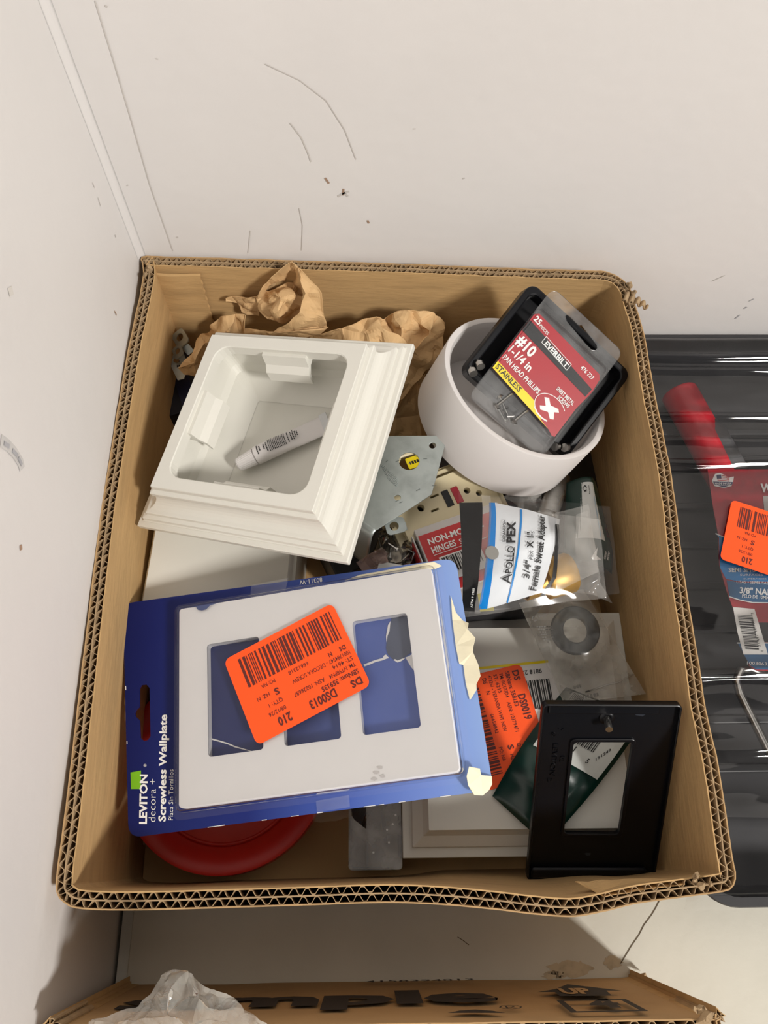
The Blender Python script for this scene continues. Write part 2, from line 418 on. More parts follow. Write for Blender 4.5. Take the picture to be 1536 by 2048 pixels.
# crack and stain in the shelf board
CRK = mat('crack_dirt', (92, 80, 62), 0.9)  # one brown tone for the crack and the scratch lines
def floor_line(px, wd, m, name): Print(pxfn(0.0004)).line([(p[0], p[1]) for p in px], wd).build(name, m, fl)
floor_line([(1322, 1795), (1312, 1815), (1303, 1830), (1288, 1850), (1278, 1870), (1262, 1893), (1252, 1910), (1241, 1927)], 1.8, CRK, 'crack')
floor_line([(915, 1874), (925, 1880), (938, 1890)], 1.5, CRK, 'scratch')
STAIN = mat('brown_stain', (190, 176, 150), 0.7, var=0.08, vscale=150)
def blob(cx, cy, rx, ry, seed, n=26):
    r = random.Random(seed); return [(cx + rx*(0.6+0.5*r.random())*math.cos(2*math.pi*k/n), cy + ry*(0.6+0.5*r.random())*math.sin(2*math.pi*k/n)) for k in range(n)]
for i, a in enumerate(((1140, 1938, 48, 20), (1105, 1950, 26, 10), (1225, 1925, 22, 14))): Print(pxfn(0.0003)).poly(blob(*a, seed=i)).build('stain', STAIN, fl)

# ================================================================== CARDBOARD BOX
ZR = 0.139; TH = 0.0088
loop_px = [(284,513),(330,513),(400,514.5),(600,521),(800,527),(900,531),(1080,538),(1190,541),(1222,546),(1245,558),(1261,578),
 (1272,612),(1288,665),(1309,781),(1344,956),(1369,1150),(1394,1300),(1413,1421),(1434,1515),(1450,1609),(1464,1703),(1472,1748),(1468,1771),
 (1450,1783),(1375,1794),(1279,1807),(1207,1824),(1145,1834),(1068,1829),(992,1820),(896,1811),(774,1806),(614,1811),(454,1816),(267,1821),(160,1818),(128,1806),(112,1785),
 (113,1745),(130,1620),(156,1400),(197,1059),(219,917),(238,800),(257,693),(273,619),(285,556),(285,530)]
corner_idx = [0, 9, 22, 36]       # back-left, back-right, front-right, front-left
def catmull(P, closed=True, n=40):
    out = []; N_ = len(P); rng = range(N_ if closed else N_ - 1); cuts = []
    for i in rng:
        g = (lambda k: P[k % N_]) if closed else (lambda k: P[max(0, min(N_ - 1, k))])
        p0, p1, p2, p3 = g(i-1), g(i), g(i+1), g(i+2); cuts.append(len(out))
        for k in range(n):
            t = k / n; out.append(0.5*((2*p1)+(p2-p0)*t+(2*p0-5*p1+4*p2-p3)*t*t+(3*p1-p0-3*p2+p3)*t**3))
    if not closed: out.append(P[-1])
    return out, cuts
def wall_panels(root, corners, path, cuts, zr, th, period, layers, mats, depth=0.05, base=None, names=None, jit=0.0008):
    """each side of a corrugated box: liners down to the floor, fluting along the cut edge"""
    m_in, m_out, m_fl = mats; n = len(path)
    for si in range(4):
        a = cuts[corners[si]]; b = cuts[corners[(si + 1) % 4]]
        idx = list(range(a, b + 1)) if b > a else list(range(a, n)) + list(range(0, b + 1))
        P = [path[i] for i in idx]; Nn = []
        for i in idx:
            t = (path[(i + 6) % n] - path[(i - 6) % n]).normalized(); Nn.append(Vector((t.y, -t.x)))   # loop runs clockwise seen from above
        S = [0.0]
        for i in range(1, len(P)): S.append(S[-1] + (P[i] - P[i-1]).length)
        tot = S[-1]; A, B = P[0], P[-1]
        def ev(s):
            s = max(0, min(tot, s)); lo, hi = 0, len(S) - 1
            while hi - lo > 1:
                mid = (lo + hi) // 2
                if S[mid] <= s: lo = mid
                else: hi = mid
            f = (s - S[lo]) / max(1e-9, S[hi] - S[lo]); return P[lo].lerp(P[hi], f), Nn[lo].lerp(Nn[hi], f).normalized()
        def pt(s, off, z):
            p, nn = ev(s); q = p + nn * off; k = (z / zr) ** 0.8 if z > 0 else 0
            st = A.lerp(B, s / tot) + nn * off
            w_ = max(0.0, min(1.0, ((st - q).length - 0.003) / 0.004)) * max(0.0, min(1.0, min(s, tot - s) / 0.05 - 0.4)); w_ = w_ * w_ * (3 - 2 * w_)
            q = q.lerp(st.lerp(q, k), w_)
            return Vector((q.x, q.y, z))
        def ztop(s, off): return zr + jit * (noise.noise(Vector((s * 60 + si * 9, off * 500, 3))) + 0.5 * noise.noise(Vector((s * 240, off * 900, si))))
        def liner(off, t, zb, step=0.0035):
            m_ = MB(); k = max(2, int(tot / step)); rows = [1.0, 0.93, 0.75, 0.5, 0.25, 0.0] if zb <= 0.001 else [1.0, 0.0]
            for side, o2 in ((0, off), (1, off + t)):
                vs = []; 
                for i in range(k + 1):
                    s = tot * i / k; zt = ztop(s, off)
                    for r_ in rows: vs.append(pt(s, o2, zb + (zt - zb) * r_))
                R_ = len(rows); fs = []
                for i in range(k):
                    for j in range(R_ - 1):
                        f = (i*R_+j, (i+1)*R_+j, (i+1)*R_+j+1, i*R_+j+1); fs.append(f if side else tuple(reversed(f)))
                m_.add(vs, fs)
            R_ = len(rows); n1 = (k + 1) * R_
            m_.f += [(i*R_, (i+1)*R_, n1+(i+1)*R_, n1+i*R_) for i in range(k)]
            return m_
        t = 0.0007
        body = liner(th - t, t, 0.0008)
        pan = body.build('side_panel', m_in, root)
        liner(0, t, 0.0008).build('outer_liner', m_out, pan)
        bounds = [t + (th - t) * i / layers for i in range(layers + 1)]
        for li in range(1, layers): liner(bounds[li] - t, t, zr - depth).build('middle_liner', m_fl, pan)
        for li in range(layers):
            o0, o1 = (bounds[li] if li == 0 else bounds[li]), bounds[li + 1] - t
            if li == 0: o0 = t
            k = int(tot / period * 12); vs = []; ph = si * 1.7 + li * 2.1
            for i in range(k + 1):
                s = tot * i / k; warp = 1.3 * noise.noise(Vector((s * 25, li * 5, si))) + 0.8 * noise.noise(Vector((s * 110, li * 5 + 2, si)))
                a_ = 2 * math.pi * s / period + ph + warp; sq = math.sin(a_); sq = max(-1, min(1, sq * 1.25))
                amp_ = 1.0 - 0.45 * max(0, noise.noise(Vector((s * 70, li, si * 3))))
                off = (o0 + o1) / 2 + sq * (o1 - o0) / 2 * amp_; zt = ztop(s, off) - 0.0004
                for d in (-0.0003, 0.0003):
                    vs.append(pt(s, off + d, zt)); vs.append(pt(s, off + d, zr - depth))
            fs = []
            for i in range(k):
                q = i * 4; r = q + 4
                fs += [(q, r, r + 2, q + 2), (q, q + 1, r + 1, r), (q + 2, r + 2, r + 3, q + 3)]
            MB().add(vs, fs).build('fluting', m_fl, pan)
        # cavity floor between the liners
        k = 60; vs = []
        for i in range(k + 1):
            s = tot * i / k; vs += [pt(s, 0.0003, zr - depth), pt(s, th - 0.0003, zr - depth)]
        MB().add(vs, [(2*i, 2*i+2, 2*i+3, 2*i+1) for i in range(k)]).build('core', m_out, pan)
box = thing('cardboard_box', 'open double-wall cardboard box packed with hardware, against the white walls', 'box', flat_pose((0.015, 0.18, 0)))
def to_parent(o, root):  # vertices are given in room coordinates
    o.matrix_parent_inverse = root.matrix_world.inverted(); return o
def room_children(root, before):
    for o in bpy.data.objects:
        if o.name not in before and o.parent == root: o.matrix_parent_inverse = root.matrix_world.inverted()
def snapshot(): return {o.name for o in bpy.data.objects}
s0 = snapshot()
path, cuts = catmull([Vector(at(x, y, ZR)[:2]) for x, y in loop_px])
wall_panels(box, corner_idx, path, cuts, ZR, TH, 0.0072, 2, (KRAFT, KRAFT_OUT, FLUTE))
fp = [p + Vector((path[(i + 6) % len(path)] - path[i - 6]).normalized().yx) * Vector((1, -1)) * 0.004 for i, p in enumerate(path)][::8]
base = []
A4 = [path[cuts[c]] for c in corner_idx]
ins = 0.004
cen = sum(A4, Vector((0, 0))) / 4
quad = [(p + (cen - p).normalized() * ins * 1.4) for p in A4]
MB().add([(q.x, q.y, z) for z in (0.0008, 0.004) for q in quad], [(3, 2, 1, 0), (4, 5, 6, 7), (0, 1, 5, 4), (1, 2, 6, 5), (2, 3, 7, 6), (3, 0, 4, 7)]).build('bottom_panel', KRAFT, box)
# glued flap overlapping the back panel at its left end
b0 = at(300, 532, ZR); yy = b0.y - 0.0005
def flap(u, v):
    x = -0.1545 + u * (0.0335 + 0.0004 * math.sin(v * 90)); z = 0.004 + v * (ZR - 0.0085)
    return (x, yy - 0.0015 - u * 0.002 - 0.0008 * math.sin(u * 5), z)
solidify(sheet(20, 90, flap).build('glue_flap', KRAFT, box), 0.0022, 1)
# curled torn strip of board at the back right corner
def curl(u, v):
    wd = 0.0085 * (1 - 0.62 * u); x = 0.190 + 0.0165 * u; y = 0.369 - 0.0075 * u
    nx, ny = 0.42, 0.9
    s = (v - 0.5) * wd; return (x + nx * s, y + ny * s, ZR + 0.002 + 0.0016 * math.sin(u * 26) - 0.004 * u * u - 5 * s * s * 20)
solidify(sheet(48, 8, curl).build('torn_strip', FLUTE, box, smooth=True), 0.0012, 0)
# torn notch on the front panel: lifted inner liner and ragged scraps
crumple('torn_liner', [(1150,1764,.128),(1170,1768,.131),(1195,1783,.136),(1208,1793,.138),(1290,1777,.138),(1370,1768,.138),(1370,1757,.131),(1250,1757,.125)], KRAFT, box, 2, 0.0008, 60, 3, 0.0005)
for i, (px, py, r) in enumerate(((1392, 1752, 9), (1386, 1762, 10), (1405, 1772, 9), (1420, 1768, 8), (1268, 585, 8), (1258, 568, 8), (295, 536, 8), (290, 548, 7))):
    pts = [(x, y, ZR + 0.001 + 0.004 * random.random()) for x, y in blob(px, py, r, r, i, 7)] + [(px, py, ZR + 0.006)]
    crumple('torn_scrap', pts, FLUTE, box, 2, 0.003, 150, i, 0.0005)
room_children(box, s0)

# ================================================================== POST CAP (open side up, in the box) and its twin
def cap_parts(root, mt):
    n = 5
    rings = [sring(0.0500, .0100, -0.0085, n), sring(0.0500, .0100, -0.0006, n), sring(0.0506, .0102, 0, n), sring(0.0586, .0006, 0, n), sring(0.0590, .0006, -0.0006, n), sring(0.0590, .0006, -0.0045, n),
             sring(0.0612, .0006, -0.0050, n), sring(0.0618, .0006, -0.0056, n), sring(0.0618, .0006, -0.0088, n)]
    for k in range(1, 8):
        a = k / 7 * math.pi / 2; rings.append(sring(0.0610 + 0.0088 * (1 - math.cos(a)) , .0006, -0.0092 - 0.0098 * math.sin(a), n))
    rings += [sring(0.0706, .0006, -0.0193, n), sring(0.0709, .0006, -0.0218, n), sring(0.0736, .0006, -0.0222, n), sring(0.0740, .0006, -0.0245, n), sring(0.0748, .0006, -0.0249, n), sring(0.0748, .0006, -0.0256, n), sring(0.0778, .0006, -0.0256, n), sring(0.0785, .0006, -0.0262, n),
              sring(0.0785, .0006, -0.0300, n), sring(0.0780, .0006, -0.0305, n), sring(0.0728, .0006, -0.0308, n), sring(0.0722, .0006, -0.0345, n), sring(0.0700, .0006, -0.0362, n), sring(0.0660, .0006, -0.0392, n), sring(0.0640, .0006, -0.0440, n), sring(0.0630, .0006, -0.0480, n)]
    body = loft(rings, cap1=True).build('moulding', mt, root); 
    rin = [sring(0.0500, .0100, -0.0085, n), sring(0.0560, .006, -0.0090, n), sring(0.0560, .006, -0.0300, n), sring(0.0540, .006, -0.0360, n), sring(0.0370, .002, -0.0440, n), sring(0.0350, .002, -0.0450, n)]
    loft(list(reversed(rin)), cap0=False).build('inner_wall', mt, root)
    MB().add(sring(0.0352, .002, -0.0452, n), [tuple(range(24))]).build('inner_floor', mt, root)
    prof = [(0.0565, -0.004), (0.0475, -0.004), (0.0455, -0.012), (0.0415, -0.016), (0.0405, -0.024), (0.0420, -0.0245), (0.0440, -0.0175), (0.0485, -0.0135), (0.0565, -0.0125)]
    for k in range(4):
        R_ = Matrix.Rotation(k * math.pi / 2, 4, 'Z')
        mb = loft([[(r, -0.0165, z) for r, z in prof], [(r, 0.0165, z) for r, z in prof]], cap0=True, cap1=True).xf(R_); mb.build('clip_tab', mt, root)
        MB().box(0.050, 0.0565, 0.004, 0.006, -0.034, -0.024).xf(R_).build('rib', mt, root)
    return body
CAPP = pose((-0.0684, 0.2579, 0.1588), (0.9104, -0.2868, 0.2981), (0.2779, 0.9578, 0.0729))
cap = thing('post_cap', 'white vinyl post cap lying open side up with a tube inside', 'post cap', CAPP)
cap_parts(cap, PVC)

cap2m = pose((0.1048, 0.0790, 0.0085), (1, -0.004, 0), (0.004, 1, 0)) @ Matrix.Scale(1.04, 4) @ Matrix.Rotation(math.pi, 4, 'X')
cap2 = thing('post_cap', 'white vinyl post cap lying flat top up under the green bag and labels', 'post cap', cap2m)
cap_parts(cap2, PVC)
CT = 0.0085 + 0.048 * 1.04    # top surface height
inv2 = cap2m.inverted()
fn2 = lambda dz: (lambda u, v: inv2 @ at(u, v, CT + dz))
# white shipping label with yellow line
lab = Print(fn2(0.0002)).poly([(930, 1341), (1096, 1322), (1150, 1480), (960, 1560)]).build('white_label', LABELW, cap2)
pr = Print(fn2(0.0005)); pr.quad((930, 1337), (1096, 1320), (1097, 1325), (930, 1342)); pr.build('yellow_line', YELLOWP, lab)
pr = Print(fn2(0.0005)); pr.text('9818 27', 1083, 1337, 9, rot=173, align='l', ysign=-1, bold=0.015)
bars = [(0,4),(6,1.5),(9,1.5),(12,4),(18,1.5),(21,3),(26,5),(33,1.5),(36,3),(41,1.5),(45,4),(50,2)]
for x, w_ in bars:
    x0 = 1046 + x; s_ = 8 * (1 - x / 60); pr.quad((x0, 1362 - x * .1), (x0 + w_, 1362 - x * .1), (x0 + w_ + 12, 1424 - s_), (x0 + 12, 1424 - s_))
pr.build('barcode_print', BLACKP, lab)

def sticker(root, mw, code, sb, tm, asn, st, item, num, date, third='210', name='orange_sticker', seed=3, th=0.0003):
    """orange stock sticker, local frame of its own: 74 x 56 mm, reading upright"""
    e = bpy.data.objects.new(name, None); link(e, root)
    inv = root.matrix_world.inverted(); M_ = inv @ mw
    W_, H_ = 0.074, 0.056
    COL.objects.unlink(e); bpy.data.objects.remove(e)
    s = plate([rrect(W_, H_, 0.004)], 0, th); s.xf(M_); st_o = s.build(name, ORANGE, root)
    P = Print(lambda u, v: M_ @ Vector((u - W_ / 2, H_ / 2 - v, th + 0.0002)))
    mm = 0.001; g = lambda t, x, y, h, b=0.012, w=None: P.text(t, x * mm, y * mm, h * mm, w=w * mm if w else None, bold=b, ysign=-1)
    g(third, 49, 8.6, 5.2, .03, 8.5)
    if code: g('DS', 3.5, 7.5, 4.4, .03, 7); g(code, 20, 8.5, 5.2, .03, 17)
    if code: g('SBNum: ' + sb, 3, 12.5, 3, .02, 24); g('TM: ' + tm, 3, 16.8, 2.6, .004, 17); g('ASN: ' + asn, 23, 17.2, 2.6, .004, 20)
    if code: g('ST: ' + st, 3, 20.8, 2.6, .004, 13); g(item, 3, 24.8, 2.6, .004, 38); g('DS', 4, 29, 2.8, .02, 4); g('N', 13, 29, 2.8, .02, 2.2)
    if code: g(num, 28, 30.5, 2.4, .004, 13)
    g(date, 50, 13.5, 2.5, .004, 11); g('QTY: 1', 50, 18.5, 2.5, .004, 9); g('S', 50, 25, 4, .03, 3); g('HZ: N', 56, 25, 2.5, .004, 8); g('PO: NA', 50, 31, 2.5, .004, 9)
    P.barcode(4 * mm, 33 * mm, 62 * mm, 19 * mm, seed, n=61)
    P.build('sticker_print', BROWNP, st_o); return st_o
# sticker on the twin cap: reads downwards
a_, b_ = at(1041, 1328, CT), at(1085, 1470, CT); xd = (b_ - a_); xd.z = 0; xd.normalize(); yd = Vector((-xd.y, xd.x, 0))
cst = a_ + xd * 0.037 - yd * 0.028
sticker(cap2, pose((cst.x, cst.y, CT + 0.0008), xd, yd), 'DS0019', '358153', '0C177D4', '10379471', '6215', '473261 - VERANDA WHT NEW', '66658842', '08/12/26', seed=9)

# ------------------------------------------------------------------ glue tube inside the cap
ti = CAPP
p0 = ti @ on_pose(CAPP, 476, 930, -0.037); p1 = ti @ on_pose(CAPP, 655, 838, -0.035)
nz_ = (CAPP.to_3x3() @ Vector((0, 0, 1))).normalized()
tx = (p1 - p0); tl = tx.length; tx.normalize(); ty = nz_.cross(tx)
TUBE = Matrix.Translation(p0) @ Matrix((tx, ty, nz_)).transposed().to_4x4()
tube = thing('glue_tube', 'small white squeeze tube of glue with fine print inside the upturned post cap', 'tube', TUBE)
cl = 0.0135; vs = []; rings = []
for k, (x, a, b) in enumerate(((cl, .0052, .0052), (cl + .001, .0064, .0060), (cl + .004, .0068, .0060), (cl + .014, .0071, .0052), (cl + .026, .0074, .0038), (cl + .034, .0078, .0020), (tl - .005, .0080, .0008))):
    rings.append([(x, a * math.cos(t_), b * math.sin(t_) - (.0060 - b) * .6) for t_ in [2 * math.pi * q / 28 for q in range(28)]])
loft(rings, cap0=True, cap1=True).build('tube_body', PVC2, tube, auto=40)
MB().box(tl - .0055, tl, -.0082, .0082, -.0035, -.0014).build('crimp', mat('tube_crimp', (205, 206, 206), .4), tube, bevel=.0003)
rg = [[(x, r * (1 + (.04 if q % 2 else 0)) * math.cos(2*math.pi*q/48), r * (1 + (.04 if q % 2 else 0)) * math.sin(2*math.pi*q/48), ) for q in range(48)] for x, r in ((0, .0040), (.001, .0046), (.012, .0056), (cl, .0056))]
loft(rg, cap0=True, cap1=True).build('screw_cap', PVC2, tube)
def tubefn(u, v):
    x = u; k = (x - cl) / (tl - cl); b = .0060 - .0045 * max(0, k - .15) / .85; a = .0069 + .0008 * k
    yv = max(-.95, min(.95, v / a)); return (x, v, b * math.sqrt(1 - yv * yv) - (.0060 - b) * .6 + .0003)
P = Print(tubefn); r = random.Random(4)
for row in range(11):                                           # rows of fine print run across the tube
    x = cl + .0125 + row * .00115; y = -.0048
    while y < .0045:
        L_ = r.uniform(.0005, .0014); P.rect(x, y, x + .0006, min(.0047, y + L_)); y += L_ + .00035
for x, a, b in ((cl + .004, -.0036, .0036), (cl + .0058, -.002, .002), (cl + .009, -.0022, .0022), (cl + .0108, -.0042, .003), (cl + .0262, -.0042, .0040), (cl + .0285, -.0034, .0034), (cl + .0300, -.0036, .0046), (cl + .0316, -.0026, .0026), (cl + .0330, -.0018, .002)):
    y = a
    while y < b: P.rect(x, y, x + .0008, min(b, y + .0011)); y += .0014
P.build('fine_print', BLACKP, tube)

# ------------------------------------------------------------------ white box cover under the cap
wbx = thing('junction_box_cover', 'plain off-white plastic box half hidden under the upturned post cap', 'plastic box', flat_pose((-0.1010, 0.1900, 0.004), -3.5))
hz_ = 0.078
def rr3(w_, h_, r_, z): return [(x, y, z) for x, y in rrect(w_, h_, r_, n=4)]
loft([rr3(.098, .118, .003, 0), rr3(.100, .120, .003, hz_ - .006), rr3(.100, .120, .003, hz_ - .004), rr3(.0965, .1165, .003, hz_ - .0005), rr3(.0955, .1155, .003, hz_)], cap0=True, cap1=True).build('shell', PVC, wbx, auto=30)
MB().box(.0500, .0525, -.058, .058, 0, hz_ - .006).build('side_rib', PVC, wbx)

# ================================================================== BLUE BLISTER PACK
PK = pose((-0.0338, 0.0924, 0.1296), (0.9761, 0.0935, 0.1964), (-0.0924, 0.9956, -0.0147))
pack = thing('wallplate_pack', 'torn blue blister pack holding a white triple wall plate with an orange sticker', 'package', PK)
CZ = -0.0085
L = lambda px, py, dz=CZ: on_pose(PK, px, py, dz)
def rpoly(c, r, n=6):
    """round the corners of a convex polygon"""
    out = []; m_ = len(c)
    for i in range(m_):
        p = Vector(c[i]); a = (Vector(c[i - 1]) - p).normalized(); b = (Vector(c[(i + 1) % m_]) - p).normalized()
        s0_, s1_ = p + a * r, p + b * r
        for k in range(n + 1):
            t_ = k / n; out.append(tuple((s0_ * (1 - t_) ** 2 + p * 2 * t_ * (1 - t_) + s1_ * t_ ** 2)))
    return out
cc = [L(246, 1207)[:2], L(911, 1116)[:2], L(987, 1580)[:2], L(257, 1676)[:2]]
card = rpoly(list(reversed(cc)), 0.008)
ca, cb = L(286, 1372), L(288, 1480); ux = ca.x - 0.0005
slot = []
for px, py in ((279,1378),(283,1370),(293,1369),(299,1376),(300,1424),(301,1472),(296,1480),(288,1482),(281,1476),(279,1440),(272,1434),(270,1427),(273,1419),(279,1414)): slot.append(L(px, py)[:2])
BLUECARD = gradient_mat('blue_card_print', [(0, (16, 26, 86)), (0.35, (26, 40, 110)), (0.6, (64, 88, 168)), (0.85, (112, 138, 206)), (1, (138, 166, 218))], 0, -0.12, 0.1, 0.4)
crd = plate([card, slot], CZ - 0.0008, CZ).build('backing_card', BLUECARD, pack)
# wall plate
pl_out = rrect(.162, .119, .002); holes = [rrect(.0333, .0669, .002, cx, 0) for cx in (-.046, 0, .046)]
m_ = plate([rrect(.1612, .1182, .002)] + holes, -0.0012, 0); 
wp = m_.build('wall_plate', WPLATE, pack, bevel=.0004)
ring_ = loft([[(x, y, CZ + .0006) for x, y in rrect(.162, .119, .0025)], [(x, y, -.0012) for x, y in rrect(.162, .119, .0025)], [(x, y, -.0001) for x, y in rrect(.1606, .1176, .002)]]); ring_.build('plate_rim', WPLATE, wp, auto=50)
for cx in (-.046, 0, .046):
    loft([[(x, y, -.0065) for x, y in rrect(.0333, .0669, .002, cx)], [(x, y, -.0002) for x, y in rrect(.0333, .0669, .002, cx)]]).build('opening_rim', WPLATE, wp)
# insert card seen through the openings, with its tears
INS = gradient_mat('blue_insert_print', [(0, (52, 58, 104)), (0.4, (58, 68, 120)), (0.75, (94, 112, 178)), (1, (100, 116, 176))], 0, -0.07, 0.07, 0.5)
ins_o = plate([rrect(.156, .113, .002)], -0.0065, -0.006).build('insert_card', INS, pack)
fz = lambda u, v: L(u, v, -0.0056)
tear = Print(lambda u, v: on_pose(PK, u, v, -0.0057)); tear.poly([(783,1236),(782,1246),(777,1258),(776,1270),(773,1285),(772,1297),(776,1309),(785,1318),(795,1322),(806,1317),(815,1310),(824,1304),(818,1228)])
tear.build('torn_hole', mat('grey_film_under_tear', (92, 98, 116), .5), ins_o)
Print(fz).poly([(727,1329),(740,1324),(750,1320),(765,1316),(768,1311),(772,1309),(778,1316),(774,1317),(764,1321),(751,1324),(740,1329),(729,1333)]).build('torn_paper_edge', LABELW, ins_o)
Print(fz).poly([(787,1320),(795,1325),(803,1322),(812,1315),(805,1317),(795,1321),(790,1318)]).build('torn_paper_edge', LABELW, ins_o)
Print(fz).poly([(811,1315),(820,1311),(826,1306),(829,1342),(822,1334)]).build('torn_paper_edge', LABELW, ins_o)
Print(fz).poly([(776,1250),(781,1242),(779,1262),(775,1272),(773,1285),(772,1272)]).build('torn_paper_edge', LABELW, ins_o)
Print(fz).poly([(421,1476),(440,1481),(456,1486),(470,1492),(490,1498),(512,1505),(490,1500),(470,1495),(456,1489),(440,1484),(421,1479)]).build('torn_paper_edge', LABELW, ins_o)

# clear blister
bl = [[(x, y, CZ + .0003) for x, y in rrect(.1750, .1300, .004)], [(x, y, CZ + .0006) for x, y in rrect(.1680, .1240, .004)], [(x, y, .0002) for x, y in rrect(.1652, .1218, .003)], [(x, y, .0010) for x, y in rrect(.1640, .1206, .003)]]
loft(bl).build('blister_shell', CLEAR, pack, auto=50)
MB().add([(x, y, .0010) for x, y in rrect(.1640, .1206, .003)], [tuple(range(28))]).build('blister_face', CLEAR, pack)
# clear tape bands
TAPE = film('tape', haze=.10, hazecol=(200, 205, 220), rough=.3)
Print(lambda u, v: L(u, v, CZ + .0012)).poly([(503,1170),(577,1156),(570,1184),(500,1197)]).build('tape_piece', TAPE, pack)
Print(lambda u, v: L(u, v, CZ + .0012)).poly([(632,1602),(698,1590),(700,1614),(634,1625)]).build('tape_piece', TAPE, pack)
# lettering, reading up the card
W = lambda u, v: L(u, v, CZ + .0003)
P = Print(W)
P.text('LEVITON', 293, 1648, 15, w=99, rot=-89.0, bold=.035, ysign=-1)
P.text('decora +', 311, 1644, 15, w=86, rot=-89.2, bold=-.012, ysign=-1)
P.text('Screwless Wallplate', 331, 1643, 14.5, w=214, rot=-89.3, bold=.03, ysign=-1)
P.text('Placa Sin Tornillos', 346, 1640, 9.5, w=101, rot=-89.5, bold=-.008, ysign=-1)
Print(W).text('80311-W', 644, 1155, 9, w=46, rot=172.5, bold=.01, ysign=-1).build('model_number', WHITEP, crd)
for px, py in ((290, 1534), ):
    P.text('®', px + 3, py, 6, rot=-89, bold=0, ysign=-1)
P.build('white_lettering', WHITEP, crd)
Print(lambda u, v: L(u, v, CZ + .0002)).poly([(261, 1545), (282, 1541), (282, 1578), (262, 1578)]).build('green_square', mat('lime_print', (122, 190, 30), .4), crd)
# torn cream patches on the right end, a lifted flap and white scuffed edges
def torn(pts, zs, name, seed):
    v3 = [L(a, b, CZ + z) for (a, b), z in zip(pts, zs)]; ov, of = fill2d([[p[:2] for p in v3]])
    zz = [v3[min(range(len(v3)), key=lambda i: (Vector(v3[i][:2]) - o).length)].z for o in ov]
    o = MB().add([(p.x, p.y, z) for p, z in zip(ov, zz)], of).build(name, CREAM, crd); solidify(o, .0004, 1); return o
torn([(902,1192),(912,1225),(926,1242),(937,1246),(935,1258),(951,1276),(947,1292),(946,1304),(957,1330),(961,1352),(953,1368),(953,1380),(945,1393),(940,1400),(932,1367),(927,1330),(919,1328),(912,1292),(905,1240)],
     [.0006,.0008,.0012,.0040,.0045,.0050,.0050,.0042,.0040,.0042,.0030,.0018,.0012,.0006,.0006,.0006,.0006,.0006,.0006], 'torn_flap', 1)
torn([(938,1533),(960,1537),(962,1550),(983,1552),(984,1568),(978,1580),(965,1591),(948,1590),(936,1571),(933,1553)], [.0055,.005,.0030,.0006,.0006,.0006,.0008,.0045,.0060,.0060], 'torn_flap', 2)
torn([(690,1161),(720,1150),(760,1143),(840,1128),(868,1124),(884,1132),(868,1139),(840,1139),(790,1146),(740,1153)], [.0005] * 10, 'scuffed_paper', 3)
torn([(371,1212),(398,1220),(412,1219),(440,1207),(438,1204),(410,1208),(396,1208),(380,1208)], [.0115] * 8, 'crack_edge', 5) if False else None
r = random.Random(2)
def worn(p, q, wd): Print(lambda u, v: L(u, v, CZ + .0002)).line([p, q], wd).build('worn_edge', WHITEP, crd)
ye = lambda x: 1675 - (x - 257) * .1315
for k in range(9):
    x = 390 + k * 62 + r.uniform(-28, 28); x2 = x + r.uniform(4, 24); worn((x, ye(x) + .6), (x2, ye(x2) + .6), r.uniform(1.0, 1.7))
for k in range(3): y = 1262 + k * 110; worn((247.5 + (y - 1207) * .0235, y), (247.5 + (y - 1200) * .0235, y + r.uniform(6, 14)), 1.6)

Print(lambda u, v: on_pose(PK, u, v, .0016)).poly([(367,1217),(392,1214),(396,1220),(404,1221),(412,1219),(420,1211),(436,1206),(424,1207),(400,1211)]).build('blister_crack', mat('blue_crack', (70, 80, 120), .5), pack)
SMUDGE = mat('grey_smudge', (212, 208, 206), .5, var=.02)
for i, (a, b) in enumerate(((752, 1545), (765, 1552), (748, 1558), (760, 1535))): Print(lambda u, v: on_pose(PK, u, v, .0003)).poly(blob(a, b, 7, 4, i, 9)).build('smudge', SMUDGE, wp)
# the orange sticker, upside down
sa, sb_ = PK @ on_pose(PK, 740, 1372, .0018), PK @ on_pose(PK, 516, 1484, .0018); tl_, tr_ = PK @ on_pose(PK, 664, 1206, .0018), PK @ on_pose(PK, 449, 1326, .0018)
xd = ((sb_ - sa) + (tr_ - tl_)).normalized(); ctr = (sa + sb_ + tl_ + tr_) / 4; nrm = (PK.to_3x3() @ Vector((0, 0, 1))).normalized(); yd = nrm.cross(xd)
sticker(pack, pose(ctr, xd, yd), 'DS0013', '359335', 'NT98PN4', '10226687', '4614', '1001784547 - DECORA SCREW', '66612318', '08/12/26', seed=3)

# ================================================================== WHITE PVC COUPLING
rn = Vector((0.3473, 0.1558, 0.9247)).normalized(); rc = Vector((0.1153, 0.3032, 0.1242)); rx = Vector((1, 0, 0)); rx = (rx - rn * rx.dot(rn)).normalized()
RM = pose(rc, rx, rn.cross(rx))
ringo = thing('pipe_end_cap', 'wide white plastic pipe end cap, tilted, with the screw pack standing in it', 'pipe fitting', RM)
Ro = .0645
MB().lathe([(Ro - .0042, -.0006), (Ro - .0030, .0), (Ro - .0004, 0), (Ro, -.0006), (Ro, -.046), (Ro - .001, -.047), (Ro - .0075, -.047), (Ro - .0075, -.030), (Ro - .0062, -.004), (Ro - .0042, -.0006)], 96).build('collar', PVC2, ringo, auto=40)
MB().lathe([(Ro - .0072, -.038), (.0001, -.040), (.0001, -.043), (Ro - .0072, -.043)], 96).build('end_wall', PVC2, ringo, auto=40)

